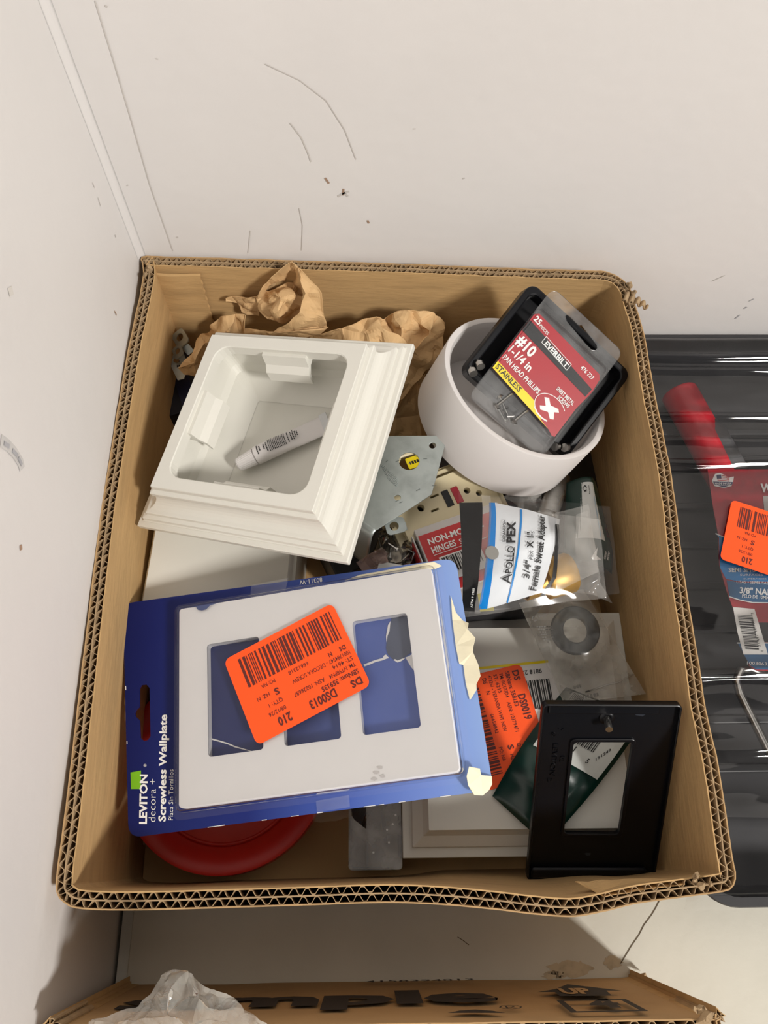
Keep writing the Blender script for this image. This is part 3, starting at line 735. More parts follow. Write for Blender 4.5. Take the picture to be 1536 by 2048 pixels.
# ================================================================== SCREW PACK and BLACK COVER in the coupling
SP = pose((0.1266, 0.2997, 0.1441), (0.7655, -0.5001, -0.4047), (0.622, 0.7361, 0.2669))
BT = SP @ Matrix.Translation((.0020, .0045, -.0105))
tray = thing('black_outlet_cover', 'black plastic outlet cover frame standing in the white pipe cap behind the screw pack', 'outlet cover', BT)
outer = rrect(.098, .079, .007); inner = rrect(.088, .069, .005)
plate([outer, inner], -.013, 0).build('frame', BLACK, tray, bevel=.0012)
plate([rrect(.090, .071, .005), rrect(.036, .040, .003, .004, -.004)], -.013, -.0105).build('back_plate', BLACK, tray)
for sx, sy in ((-.046, -.026), (-.047, -.033), (.040, -.034), (.046, -.030)):
    e = MB().tube([(sx, sy, -.004), (sx - math.copysign(.004, sx), sy - .004, .0035)], .0016, 10).tube([(sx - math.copysign(.003, sx), sy - .003, .002), (sx - math.copysign(.005, sx), sy - .005, .0045)], .0030, 12); e.build('mounting_screw', STEEL, tray, auto=40)
sp = thing('screw_pack', 'clear clamshell pack of screws with a red, black and yellow card', 'package', SP)
spl = lambda px, py, dz=0: on_pose(SP, px, py, dz)
# clamshell flange with hang hole, blister
hang = [spl(x, y, -.0035)[:2] for x, y in ((1131,633),(1134,629),(1140,633),(1152,645),(1158,651),(1164,650),(1167,655),(1180,672),(1194,690),(1195,696),(1191,701),(1184,700),(1172,688),(1150,662),(1134,643))]
plate([rrect(.068, .096, .006, 0, .0), hang], -.0042, -.0036).build('clamshell_flange', CLAM, sp)
loft([[(x, y, -.0036) for x, y in rrect(.066, .080, .004, 0, -.008)], [(x, y, .0005) for x, y in rrect(.0645, .0785, .004, 0, -.008)], [(x, y, .0014) for x, y in rrect(.0625, .0765, .003, 0, -.008)]], cap1=True).build('front_blister', CLAMF, sp, auto=40)
loft([[(x, y, -.0042) for x, y in rrect(.066, .080, .004, 0, -.008)], [(x, y, -.010) for x, y in rrect(.064, .078, .004, 0, -.008)]], cap1=True).build('back_blister', CLAM, sp, auto=40)
cpts = [spl(*p)[:2] for p in ((1068,622),(1076,619),(1190,748),(1199,765),(1197,790),(1180,806),(1111,876),(1105,872),(1072,838),(985,738),(985,730),(1035,675))]
cpts = [(-.0335, -.0235), (-.0335, .0235), (-.031, .0262), (.0285, .0232), (.0312, .0205), (.0325, .010), (.0305, -.006), (.0308, -.031), (.0285, -.0318), (.024, -.0300)]
rc_ = plate([list(reversed(cpts))], -.0003, 0).build('red_card', REDCARD, sp)
S2 = lambda u, v: (u, v, .0003)
Print(S2).poly([(-.0335, .0095), (-.0335, .0185), (.031, .0115), (.0305, .0045)]).build('black_band', BLACKP, rc_)
Print(S2).poly([(-.0335, -.0235), (-.0335, -.0175), (.010, -.0222), (.0135, -.0245), (.0150, -.0285), (.0235, -.0300)]).build('yellow_band', YELLOWP, rc_)
S3 = lambda u, v: (u, v, .0005)
P = Print(S3)
P.text('#10', -.0325, .0000, .0080, w=.0155, bold=.035, rot=-4); P.text('1-1/4 in', -.0325, -.0078, .0056, w=.0205, bold=.028, rot=-4)
P.text('PAN HEAD PHILLIPS', -.0325, -.0140, .0036, w=.0350, bold=.02, rot=-4.5); P.text('25', -.0320, .0202, .0042, w=.0055, bold=.03, rot=-6); P.text('PIECES', -.0260, .0194, .0022, w=.0085, bold=.01, rot=-6)
P.text('EVERBILT', -.0155, .0120, .0040, w=.0225, bold=.03, rot=-6); P.text('476 727', .0150, .0170, .0030, w=.0120, bold=.015, rot=-4)
P.text('SHEET METAL', .0105, -.0055, .0028, w=.0165, bold=.02, rot=-3); P.text('SCREWS', .0150, -.0095, .0028, w=.0105, bold=.02, rot=-3)
P.line([(-.0175, .0175), (.0085, .0147), (.0083, .0095), (-.0177, .0123), (-.0175, .0175)], .0004)
P.poly([(.0075, -.0150), (.0105, -.0133), (.0145, -.0165), (.0205, -.0148), (.0225, -.0165), (.0195, -.0185), (.0225, -.0225), (.0200, -.0240), (.0160, -.0212), (.0105, -.0235), (.0085, -.0215), (.0120, -.0190)])
P.line([(.0060, -.0245), (.0100, -.0265), (.0150, -.0272), (.0195, -.0265)], .0010)
P.build('white_lettering', WHITEP, rc_)
P = Print(S3); P.text('STAINLESS', -.0322, -.0222, .0038, w=.0235, bold=.02, rot=-5.5); P.build('black_lettering', BLACKP, rc_)
# red screw-head picture over the yellow band
el = [(.0155 + .0125 * math.cos(t_), -.0185 + .0085 * math.sin(t_)) for t_ in [2*math.pi*k/36 for k in range(36)]]
Print(lambda u, v: (u, v, .0004)).poly(el).build('red_disc', REDCARD, rc_)
Print(S3).line(el[4:24], .0005).build('disc_outline', WHITEP, rc_)
r = random.Random(8)
for k in range(7):       # screws loose in the bottom of the blister
    x, y, a = r.uniform(-.022, .020), r.uniform(-.043, -.036), r.uniform(-1.3, 1.3)
    d = Vector((math.cos(a), math.sin(a) * .5, 0)) * r.uniform(.009, .013); c_ = Vector((x, y, -.004 + r.uniform(-.003, .002)))
    if k in (3, 5): d = Vector((.004, .017, 0)); c_ = Vector((x, -.032, -.003))
    e = MB().tube([c_ - d / 2, c_ + d / 2], [.0012, .0008], 8); h_ = d.normalized(); e.tube([c_ - d / 2 - h_ * .0015, c_ - d / 2], [.0018, .0030], 12); e.build('screw', STEEL, sp, auto=40)

# ================================================================== KRAFT PAPER WADS at the back
crumple('kraft_paper_wad', [(581,522,.152),(600,540,.150),(634,574,.142),(642,587,.138),(648,634,.120),(656,654,.106),(640,668,.102),(600,674,.104),(581,674,.105),(548,663,.112),(579,645,.124),(598,627,.130),(611,587,.139),(600,561,.146),(594,532,.150)],
        PAPER, None, 3, .0030, 55, 2, outline=list(range(15)))
wad = bpy.data.objects['kraft_paper_wad']; tag(wad, 'crumpled brown kraft paper twisted to a peak against the back panel', 'paper')
crumple('back_fold', [(581,522,.152),(596,534,.146),(602,562,.138),(608,590,.120),(577,575,.108),(530,584,.112),(513,598,.124),(517,588,.130),(539,554,.142)], PAPER, wad, 3, .003, 60, 5, outline=list(range(9)))
crumple('inner_wad', [(577,563,.128),(595,565,.126),(609,590,.118),(606,615,.112),(595,632,.108),(579,646,.102),(563,648,.104),(545,644,.106),(530,640,.106),(518,618,.110),(513,598,.120),(530,583,.124),(555,590,.136),(580,600,.134),(560,620,.128)], PAPER, wad, 3, .006, 60, 8, outline=list(range(12)))
crumple('paper_tongue', [(451,598,.112),(464,593,.114),(490,596,.118),(515,595,.120),(517,634,.100),(495,628,.097),(484,623,.099),(474,606,.106),(451,604,.110)], PAPER, wad, 3, .0018, 80, 4, outline=list(range(9)))
crumple('front_band', [(656,654,.106),(640,668,.102),(581,676,.098),(520,674,.096),(490,668,.094),(490,656,.098),(520,659,.106),(548,663,.112),(600,660,.114)], PAPER, wad, 3, .002, 60, 11, outline=list(range(9)))
w2 = crumple('kraft_paper_wad', [(355,738,.098),(367,751,.092),(391,752,.088),(420,735,.08),(460,690,.08),(480,672,.088),(487,668,.094),(487,631,.112),(470,628,.110),(451,630,.108),(437,634,.104),(420,647,.096),(417,662,.086),(402,669,.094),(380,705,.102),(409,685,.108),(428,668,.100),(455,667,.104),(390,725,.106)],
             PAPER, None, 3, .005, 50, 13, outline=list(range(15)))
tag(w2, 'loose brown kraft paper curling around the back left corner of the upturned cap', 'paper')
w3 = crumple('kraft_paper_bag', [(615,672,.098),(645,667,.104),(680,660,.110),(707,649,.114),(737,636,.116),(751,633,.117),(771,638,.112),(791,625,.118),(816,620,.120),(845,620,.118),(870,624,.116),(882,633,.112),(887,647,.106),(885,702,.090),(862,735,.086),(850,746,.082),(826,775,.080),(808,800,.074),(760,800,.084),(700,760,.086),(640,700,.088),
                                (779,651,.106),(760,648,.120),(800,660,.118),(835,645,.112),(862,667,.114),(799,675,.112),(720,665,.112),(830,700,.108),(780,720,.104),(845,665,.104)],
             PAPER, None, 3, .006, 48, 17, outline=list(range(21)))
tag(w3, 'crumpled brown paper bag with a gathered top beside the white pipe cap', 'paper bag')
crumple('bag_body', [(808,795,.070),(828,770,.066),(850,748,.062),(842,800,.056),(836,830,.052),(846,880,.045),(780,880,.050),(785,840,.060)], PAPER, w3, 3, .003, 50, 19, outline=list(range(8)))

# ================================================================== ZINC BRACKETS
def zinc_tab(px, py, z, deg, s=1.0, tilt=20, label=''):
    t_ = thing('picture_hanger', label, 'bracket', Matrix.Translation(at(px, py, z)) @ Matrix.Rotation(math.radians(deg), 4, 'Z') @ Matrix.Rotation(math.radians(tilt), 4, 'X') @ Matrix.Scale(s, 4))
    plate([rrect(.014, .011, .003), circle(.0032, -.001, 0, 18)], -.0006, .0006).build('tab', ZINC, t_)
    plate([rrect(.007, .006, .001, .0095, -.001)], -.0006, .0006).xf(Matrix.Rotation(math.radians(35), 4, 'Y')).build('neck', ZINC, t_); return t_
zinc_tab(361, 677, .080, -60, 1.05, 25, 'small zinc tab with an oval hole next to the curling kraft paper, topmost of two')
zinc_tab(356, 704, .078, -70, .8, 30, 'small zinc tab with a round hole next to the curling kraft paper, below another')
zinc_tab(791, 1052, .098, 15, 1.0, 10, 'zinc hanger tab lying by the red hinge box')
t_ = thing('hanger_strip', 'torn pale card with a hole beside the curling kraft paper', 'card', Matrix.Translation(at(352, 728, .070)) @ Matrix.Rotation(math.radians(-72), 4, 'Z'))
plate([[(-.010, -.006), (.016, -.002), (.016, .003), (.004, .009), (-.010, .008), (-.008, .002)], circle(.0028, -.003, .0015, 14)], 0, .0008).build('card', ZINC, t_)
Print(lambda u, v: (u, v, .001)).dashes(.004, 0, .006, .002, 80, 3).build('print', BLACKP, t_)
nb = thing('navy_package', 'dark navy package deep behind the left rear of the upturned post cap', 'package', flat_pose(at(365, 790, .035), -70))
MB().box(-.028, .028, -.016, .016, -.031, .018).build('carton', DARK, nb, bevel=.001)
MB().box(-.028, .028, -.002, .010, .0182, .0186).build('stripe', mat('navy_stripe', (30, 36, 70), .4), nb)

BRM = pose(at(815, 950, .112), (1, 0.05, 0.10), (-0.05, 1, -0.02))
br = thing('steel_bracket', 'galvanised steel bracket with chamfered corners and holes beside the upturned post cap', 'bracket', BRM)
bl_ = lambda x, y: tuple(on_pose(BRM, x, y, 0)[:2])
hole = lambda x, y, r_: [bl_(x + r_ * math.cos(2*math.pi*k/24), y + .86 * r_ * math.sin(2*math.pi*k/24)) for k in range(24)]
out_ = [bl_(*p) for p in ((740, 872), (876, 871), (891, 886), (863, 989), (753, 1060), (722, 1038))]
plate([out_, hole(818, 922, 20.5), hole(865, 891, 6.8), hole(795, 995, 6.5)], -.0011, 0).build('plate', ZINC, br, bevel=.0002)
a_, b_ = Vector(bl_(722, 1038)), Vector(bl_(753, 1060)); dn = Vector((-(b_ - a_).y, (b_ - a_).x)).normalized(); dn = dn if dn.y < 0 else -dn
def flange(u, v):
    p = a_.lerp(b_, u); ang = min(1, v / .35) * math.radians(72); r_ = .006; fl_ = max(0, v - .35) / .65 * .030
    d = r_ * math.sin(ang) + fl_ * math.cos(ang); z = -r_ * (1 - math.cos(ang)) - fl_ * math.sin(ang)
    return (p.x + dn.x * d, p.y + dn.y * d, z)
solidify(sheet(6, 18, flange).build('flange', ZINC, br, smooth=True), .0011)
P = Print(lambda u, v: on_pose(BRM, u, v, .0003)); r = random.Random(5)
for k in range(4): P.dashes(764 + k * 4, 928 + k * 8, 42 - k * 5, 4, 42, k)
solidify(P.build('stamped_text', ZINC, br), .0004, 0)
for i in range(10):
    x, y = r.uniform(770, 870), r.uniform(900, 1010); Print(lambda u, v: on_pose(BRM, u, v, .0002)).line([(x, y), (x + r.uniform(3, 9), y - r.uniform(0, 4))], 1.1).build('scratch', mat('steel_scratch', (110, 118, 116), .5, .5), br)
yp = thing('yellow_tag_cord', 'coiled almond cord with a yellow warning tag seen through the bracket hole', 'cord', flat_pose(at(818, 925, .075), 20))
MB().tube([(-.02, -.004, 0), (-.008, .006, .003), (.006, .006, .004), (.02, -.002, .002)], .0045, 12).build('cord', ALMOND, yp, smooth=True)
tg = plate([rrect(.020, .009, .001, .006, -.005)], .0085, .009).build('warning_tag', YELLOWP, yp)
Print(lambda u, v: (u, v, .0093)).dashes(-.002, -.0065, .015, .0025, 0, 3).build('tag_print', BLACKP, tg)

# ================================================================== ALMOND OUTLET
OM = pose(at(893, 1002, .092), (.9, .40, -.05), (-.40, .9, .14))
ot = thing('outlet_receptacle', 'almond GFCI outlet with black and red buttons under the white pipe cap', 'outlet', OM)
ol = lambda x, y: tuple(on_pose(OM, x, y, 0)[:2])
fw, fh = .074, .036
slots = []
def sl(px, py, w_, h_): c_ = ol(px, py); return [(c_[0]-w_/2, c_[1]-h_/2), (c_[0]+w_/2, c_[1]-h_/2), (c_[0]+w_/2, c_[1]+h_/2), (c_[0]-w_/2, c_[1]+h_/2)]
def dhole(px, py, r_): c_ = ol(px, py); return [(c_[0] + r_*math.cos(t_), c_[1] + r_*math.sin(t_)) for t_ in [2*math.pi*k/16 for k in range(16)]]
plate([rrect(fw, fh, .002), sl(869, 992, .0065, .0016), sl(870, 1020, .0060, .0016), dhole(842, 1016, .0026), dhole(934, 981, .0024), dhole(958, 986, .0022)], -.006, 0).build('face', ALMOND, ot, bevel=.0004)
hx = [(-fw/2 - .006, -fh/2 - .003), (fw/2 + .006, -fh/2 - .003), (fw/2 + .006, fh/2 + .008), (-fw/2 - .006, fh/2 + .008)]
plate([hx, rrect(fw - .002, fh - .002, .001)], -.034, -.0060).build('housing', ALMOND, ot, bevel=.0006)
plate([hx], -.040, -.0341).build('housing_back', ALMOND, ot)
MB().box(-.012, fw/2 + .006, fh/2 + .0025, fh/2 + .006, -.0076, -.004).build('side_ledge', ALMOND, ot, bevel=.0006)
for (px, py, m_, nm) in ((895, 997, BLACKM, 'test_button'), (914, 990, mat('red_button', (176, 30, 50), .4), 'reset_button')):
    c_ = ol(px, py); MB().box(c_[0]-.0026, c_[0]+.0026, c_[1]-.0062, c_[1]+.0062, -.003, .0008).build(nm, m_, ot, bevel=.0004)

# ================================================================== RED HINGE BOX
HM = pose(at(905, 1092, .1), (.94, .33, .02), (-.33, .94, .02))
hb = thing('hinge_box', 'small red and white carton of hinges beside the blue blister pack', 'carton', HM)
hl = lambda x, y: tuple(on_pose(HM, x, y, 0)[:2])
x0, y1 = hl(829, 1064)[0], hl(860, 1052)[1] + .001
MB().box(x0, x0 + .062, y1 - .050, y1, -.030, 0).build('carton', mat('carton_white', (205, 200, 196), .55), hb, bevel=.0006)
ph = Print(lambda u, v: (u, v, .0003)); ph.rect(x0 + .001, y1 - .049, x0 + .061, y1 - .0055); rp = ph.build('red_panel', mat('hinge_red', (196, 42, 44), .45), hb)
MB().box(x0 - .0030, x0 - .0022, y1 - .049, y1 - .004, -.029, -.0005).build('end_flap', MATS['carton_white'], hb)
MB().box(x0 - .0036, x0 - .0031, y1 - .046, y1 - .007, -.026, -.003).build('flap_print', MATS['hinge_red'], hb)
P = Print(lambda u, v: (u, v, .0006)); P.text('NON-MORTISE', x0 + .0060, y1 - .0140, .0046, w=.040, bold=.025); P.text('HINGES', x0 + .0060, y1 - .0205, .0046, w=.0175, bold=.025); P.text('SILVER', x0 + .0260, y1 - .0205, .0038, w=.014, bold=.02); P.rect(x0 + .006, y1 - .0222, x0 + .045, y1 - .0218); P.rect(x0 + .0085, y1 - .042, x0 + .038, y1 - .0245)
P.build('white_print', WHITEP, rp)
P = Print(lambda u, v: (u, v, .0009)); P.barcode(x0 + .0100, y1 - .037, .026, .0115, 12, n=41); P.build('barcode', BLACKP, rp)

# ================================================================== BAG OF SMALL SCREWS
SM = flat_pose(at(790, 1105, .088), -20)
sb = thing('screw_bag', 'small clear bag of loose dark screws beside the red hinge carton', 'bag of screws', SM)
r = random.Random(21)
for k in range(46):
    c_ = Vector((r.uniform(-.014, .014), r.uniform(-.016, .018), r.uniform(-.006, .001))); d = Vector((r.uniform(-1, 1), r.uniform(-1, 1), r.uniform(-.4, .6))).normalized()
    e = MB().tube([c_, c_ + d * .007], [.0009, .0005], 7); e.tube([c_ - d * .0012, c_], [.0022, .0020], 10); e.build('screw', mat('dark_screw', (120, 112, 100), .25, 1.0) if k % 3 else STEEL, sb, auto=40)
MB().box(-.016, .016, -.02, .02, -.030, -.008).build('filling', MATS['dark_screw'], sb, bevel=.004)
sheet(14, 16, lambda u, v: ((u - .5) * .036, (v - .5) * .044, .006 * math.sin(math.pi * u) * math.sin(math.pi * v) - .004 + .0012 * noise.noise(Vector((u * 9, v * 9, 1))))).build('bag_film', CLEAR, sb, smooth=True)
lb = plate([rrect(.022, .012, .003)], 0, .0003).xf(Matrix.Translation((.004, -.0155, .0045)) @ Matrix.Rotation(.15, 4, 'Z')).build('number_label', mat('grey_label', (190, 190, 186), .5), sb)
Print(lambda u, v: (u, v, .0051)).text('87480', .0135, -.0120, .0032, w=.016, rot=188, bold=.02).dashes(.0125, -.0155, .016, .0025, 188, 6).build('label_print', BLACKP, lb)
ps = crumple('clear_wrapper', [(712,1128,.094),(735,1112,.097),(760,1098,.099),(770,1100,.098),(778,1128,.092),(765,1142,.088),(730,1148,.088)], film('pinkish_wrapper', tint=(.95, .85, .82), haze=.45, hazecol=(190, 165, 155), rough=.15), None, 2, .003, 60, 4, outline=list(range(7)))
tag(ps, 'crinkled clear wrapper lying between the upturned post cap and blue pack', 'wrapper')
db = thing('dark_hardware_pack', 'dark hardware pack deep below the steel bracket', 'package', flat_pose(at(720, 1075, .05), 25))
MB().box(-.03, .03, -.026, .026, -.045, .012).build('carton', BLACKM, db, bevel=.001)
MB().box(-.02, .02, -.018, .018, .012, .0125).build('dull_label', mat('dull_label', (46, 44, 48), .5), db)

# ================================================================== PEX FITTING BAG
XM = pose(at(1040, 1110, .128), (.985, -.02, -.10), (.05, .985, .02))
xb = thing('fitting_bag', 'clear bag with black, blue and white header holding a brass adapter', 'package', XM)
xl = lambda px, py, dz=0: on_pose(XM, px, py, dz)
def puff(x, y):
    u = (x + .045) / .10; v = (y + .034) / .072
    u = max(0, min(1, u)); v = max(0, min(1, v))
    return .013 * (math.sin(math.pi * min(1, u * 1.05)) ** .8 if 0 < u < .95 else 0) * max(0, math.sin(math.pi * v)) ** .7 + .0012 * noise.noise(Vector((x * 70, y * 70, 2)))
def strip(name, quad_, m_, lift, parent, nu=10, nv=16, smooth=True):
    q = [Vector(xl(*p)[:2]) for p in quad_]           # tl, tr, br, bl in photo
    def fn(u, v):
        p = q[3].lerp(q[2], u).lerp(q[0].lerp(q[1], u), v); return (p.x, p.y, puff(p.x, p.y) + lift)
    return sheet(nu, nv, fn).build(name, m_, parent, smooth=smooth)
GBLACK = mat('gloss_black_film', (8, 8, 10), .12, var=.05, bump=.8, bscale=90, spec=.25); GBLUE = mat('gloss_blue_film', (0, 128, 210), .12, var=.02, bump=.5, bscale=90); GWHITE = mat('gloss_white_film', (226, 230, 234), .14, var=.02, bump=.5, bscale=70)
hd = strip('black_header', ((918,1007),(963,1008),(948,1224),(913,1222)) if False else ((917,1008),(962,1009),(949,1224),(925,1222)), GBLACK, .0006, xb)
strip('zip_seal', ((962,992),(980,993),(960,1228),(949,1228)), CLEAR2, .0012, xb)
strip('blue_strip', ((975,1010),(987,1010),(974,1218),(957,1220)), GBLUE, .0008, xb)
wl_ = strip('white_panel', ((987,1010),(1112,1048),(1075,1192),(972,1218)), GWHITE, .0007, xb, 24, 20)
strip('blue_line', ((1033,1028),(1037,1029),(1014,1208),(1011,1208)), BLUEP, .0012, xb, 2, 14)
strip('front_film', ((914,988),(1215,1018),(1235,1190),(922,1232)), film('bag_film', haze=.01, gain=.4, rough=.05), .0036, xb, 36, 26)
strip('film_fold', ((1098,1040),(1170,1016),(1190,1150),(1100,1195)), CLEAR2, .0052, xb, 12, 14)
strip('black_swoosh', ((1100,1060),(1108,1060),(1102,1165),(1094,1165)), BLACKP, .0013, xb, 2, 12)
strip('black_swoosh', ((1094,1165),(1102,1165),(1084,1197),(1074,1197)), BLACKP, .0013, xb, 2, 6)
cz_ = xl(975, 1117); MB().lathe([(.0001, .0008), (.0042, .0008), (.0045, .0003)], 20, Matrix.Translation((cz_[0], cz_[1], puff(cz_[0], cz_[1]) + .001))).build('vent_hole', mat('grey_dot', (150, 148, 142), .5), xb)
def xprint(m_, items, name, par):
    P = Print(lambda u, v: (lambda p: (p[0], p[1], puff(p[0], p[1]) + .0021))(xl(u, v)))
    for body, x, y, h, w_, rot, bold in items: P.text(body, x, y, h, w=w_, rot=rot, bold=bold, ysign=-1)
    P.build(name, m_, par)
xprint(BLACKP, [('A', 1013, 1177, 19, 18, -87, .0), ('POLLO', 1013, 1158, 13, 50, -87, .01), ('PEX', 1017, 1101, 16, 43, -87, .04), ('EXPANSION', 999, 1098, 5.5, 44, -87, .01),
                ('3/4"', 1048, 1168, 12, 32, -87, .02), ('PEX', 1052, 1134, 7, 17, -87, .0), ('X 1"', 1052, 1112, 12, 32, -87, .03), ('FS', 1055, 1088, 6, 10, -87, .0),
                ('Female Sweat Adapter', 1064, 1190, 12.5, 148, -84, .03)], 'black_lettering', wl_)
P = Print(lambda u, v: (lambda p: (p[0], p[1], puff(p[0], p[1]) + .0021))(xl(u, v))); P.line([(1015, 1158), (1016, 1110)], 1.2); P.build('underline', BLACKP, wl_)
xprint(WHITEP, [('ASTM F-1960', 944, 1217, 4.5, 35, -88, .01)], 'white_lettering', hd)
ba, bb = xl(1096, 1158), xl(1150, 1142)
e = MB(); ax = (Vector((bb[0], bb[1], 0)) - Vector((ba[0], ba[1], 0))).normalized(); up_ = Vector((0, 0, 1))
BMX = Matrix.Translation(Vector((ba[0], ba[1] + .001, -.004))) @ Matrix((up_.cross(ax) * -1, up_, ax)).transposed().to_4x4()
e.lathe([(.0085, -.016), (.0095, -.016), (.0095, -.003), (.0125, -.002), (.0130, -.001), (.0130, .0165), (.0124, .0175), (.0112, .0175), (.0108, .0)], 40, BMX); e.build('brass_adapter', BRASS, xb, auto=40)
strip('back_film', ((930,1000),(1212,1025),(1228,1185),(935,1225)), CLEAR2, -.012, xb, 12, 10)
crumple('loose_film', [(1150,1030,.118),(1176,1022,.120),(1192,1100,.112),(1200,1165,.104),(1226,1207,.098),(1190,1190,.100),(1150,1185,.108)], CLEAR2, None, 3, .003, 60, 9, 0, outline=list(range(7)), smooth=True)
lf = bpy.data.objects['loose_film']; tag(lf, 'wrinkled clear film tail beside the bag with the brass adapter', 'wrapper')

dsx = thing('dark_parts_pack', 'dark grey parts pack with a yellow stripe under the bag with the brass adapter', 'package', flat_pose(at(1005, 1195, .065), 4))
MB().box(-.026, .026, -.010, .012, -.056, .004).build('carton', mat('dark_grey_carton', (58, 58, 62), .4), dsx, bevel=.0008)
MB().box(-.018, -.008, -.0102, .012, .004, .0044).build('yellow_stripe', mat('dull_yellow', (170, 160, 60), .5), dsx)

# ================================================================== GREEN AND WHITE MACHINE SCREW PACK (rear, by the right side)
GM = Matrix.Translation(Vector((0, 0, 0)))
gp = thing('machine_screw_pack', 'curled green and white screw pack card pressed against the right side of the box', 'package', flat_pose(at(1180, 1060, .06), 0))
gi = gp.matrix_world.inverted()
gq = [(1138,968,.082),(1190,968,.088),(1232,1105,.078),(1232,1148,.074),(1190,1165,.066),(1132,1062,.070)]
def gsurf(u, v, lift=0):     # u across, v down the picture
    l_ = at(1134, 966 + v * 150, .075); r_ = at(1190 + 42 * min(1, v * 1.3), 966 + v * 170, .080)
    p = l_.lerp(r_, u); p.z += .010 * math.sin(u * 2.6) - .012 * v + lift - .020 * max(0, u - .75); return gi @ p
gsh = sheet(16, 24, lambda u, v: gsurf(u, v)).build('green_card', GREEN, gp, smooth=True); solidify(gsh, .0006)
sheet(14, 18, lambda u, v: gsurf(.16 + .84 * u, .06 + .64 * v, .0008)).build('white_panel', mat('white_panel_gloss', (214, 218, 216), .25, bump=.3, bscale=60), gp, smooth=True)
P = Print(lambda u, v: gsurf(u, v, .0014))
P.text('Recycle', .60, .20, .035, w=.10, rot=-90, ysign=-1)
for k in range(3):
    a0 = math.radians(-90 + 120 * k); q_ = [(.46 + .055 * math.cos(a0 + t_), .135 + .030 * math.sin(a0 + t_)) for t_ in (0, .5, 1.0, 1.5)]; P.line(q_, .017)
P.build('recycle_mark', BLACKP, gp)
P = Print(lambda u, v: gsurf(u, v, .0012)); P.text('MACHINE', .88, .90, .045, w=.10, rot=-70, ysign=-1); P.text('SCREWS', .80, .92, .045, w=.10, rot=-70, ysign=-1); P.poly([(.50, .93), (.62, .80), (.60, .90), (.70, .93), (.55, .96)]); P.build('white_lettering', WHITEP, gp)
P = Print(lambda u, v: gsurf(u, v, .0014)); P.rect(.70, .1 + .12, .72, .68); P.build('blue_line', mat('pale_blue_line', (150, 180, 200), .4), gp)
P = Print(lambda u, v: gsurf(u, v, .0015)); P.dashes(.93, .62, .12, .03, -90, 5); P.build('red_print', mat('dark_red_print', (110, 30, 40), .4), gp)
MB().box(-.016, .012, -.030, .02, -.055, -.012).build('contents', BLACKM, gp, bevel=.004)
ct = thing('clear_tube', 'translucent plastic tube lying below the white pipe cap', 'tube', Matrix.Identity(4))
MB().tube([at(1120, 955, .062), at(1106, 1000, .066), at(1092, 1040, .070), at(1086, 1056, .071)], [.0080, .0080, .0078, .0076], 20).build('tube_wall', film('tube_plastic', haze=.35, hazecol=(215, 212, 206), rough=.2), ct, smooth=True)
MB().lathe([(.0085, -.002), (.009, -.002), (.009, .002), (.0085, .002)], 24, Matrix.Translation(at(1093, 1036, .070)) @ Matrix.Rotation(math.radians(85), 4, 'X') @ Matrix.Rotation(math.radians(-15), 4, 'Y')).build('tube_collar', CLEAR2, ct, smooth=True)
sp2 = crumple('crinkled_wrapper', [(1005,995,.070),(1040,985,.074),(1078,965,.072),(1085,1000,.068),(1075,1035,.066),(1040,1015,.068)], film('wrapper_film', haze=.3, hazecol=(215, 212, 206), rough=.12), None, 3, .005, 70, 12, 0, outline=list(range(6)))
tag(sp2, 'crinkled clear wrapper tucked under the rim of the white pipe cap', 'wrapper')
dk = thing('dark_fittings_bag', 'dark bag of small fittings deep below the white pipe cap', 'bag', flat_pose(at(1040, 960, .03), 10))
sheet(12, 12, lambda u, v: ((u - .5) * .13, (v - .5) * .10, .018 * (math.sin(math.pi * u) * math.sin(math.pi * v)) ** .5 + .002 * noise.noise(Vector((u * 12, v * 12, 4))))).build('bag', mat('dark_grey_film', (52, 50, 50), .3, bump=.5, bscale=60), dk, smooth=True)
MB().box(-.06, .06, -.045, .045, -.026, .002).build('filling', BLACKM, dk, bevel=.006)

# ================================================================== WASHER BAG
WM = pose(at(1165, 1295, .076), (.93, .22, .02), (-.25, .93, .10))
wbag = thing('washer_bag', 'hazy clear bag holding a thick dark grey rubber washer', 'bag', WM)
wq = [Vector(on_pose(WM, *p)[:2]) for p in ((1038,1206),(1166,1178),(1292,1388),(1128,1408))]
wc = on_pose(WM, 1148, 1262)
def wsurf(u, v, sgn=1):
    p = wq[3].lerp(wq[2], u).lerp(wq[0].lerp(wq[1], u), v); d = math.hypot(p.x - wc[0], p.y - wc[1])
    z = (.0062 if sgn > 0 else .0004) * (1 if d < .017 else max(0, 1 - (d - .017) / .013)) + .0024 * max(0, math.sin(math.pi * u) * math.sin(math.pi * v)) * sgn
    return (p.x, p.y, z + .0011 * (crease(Vector((p.x, p.y, 0)), 70, 3) - .5) * sgn + .0006)
sheet(36, 44, lambda u, v: wsurf(u, v, 1)).build('bag_front', film('poly_front', haze=.10, hazecol=(205, 202, 192), rough=.2), wbag, smooth=True)
sheet(18, 22, lambda u, v: (wsurf(u, v, -1)[0], wsurf(u, v, -1)[1], wsurf(u, v, -1)[2] - .0008)).build('bag_back', film('poly_back', haze=.40, hazecol=(196, 192, 180), rough=.2), wbag, smooth=True)
MB().lathe([(.0085, .0006), (.0092, .0002), (.0156, .0002), (.0164, .0010), (.0164, .0044), (.0154, .0056), (.0094, .0056), (.0085, .0048), (.0085, .0006)], 56, Matrix.Translation((wc[0], wc[1], 0))).build('rubber_washer', RUBBER, wbag, auto=40)
P = Print(lambda u, v: (lambda p: (p[0], p[1], .0052))(on_pose(WM, u, v)))
P2 = Print(lambda u, v: (lambda p: (p[0], p[1], .0058))(on_pose(WM, u, v)))
r = random.Random(3)
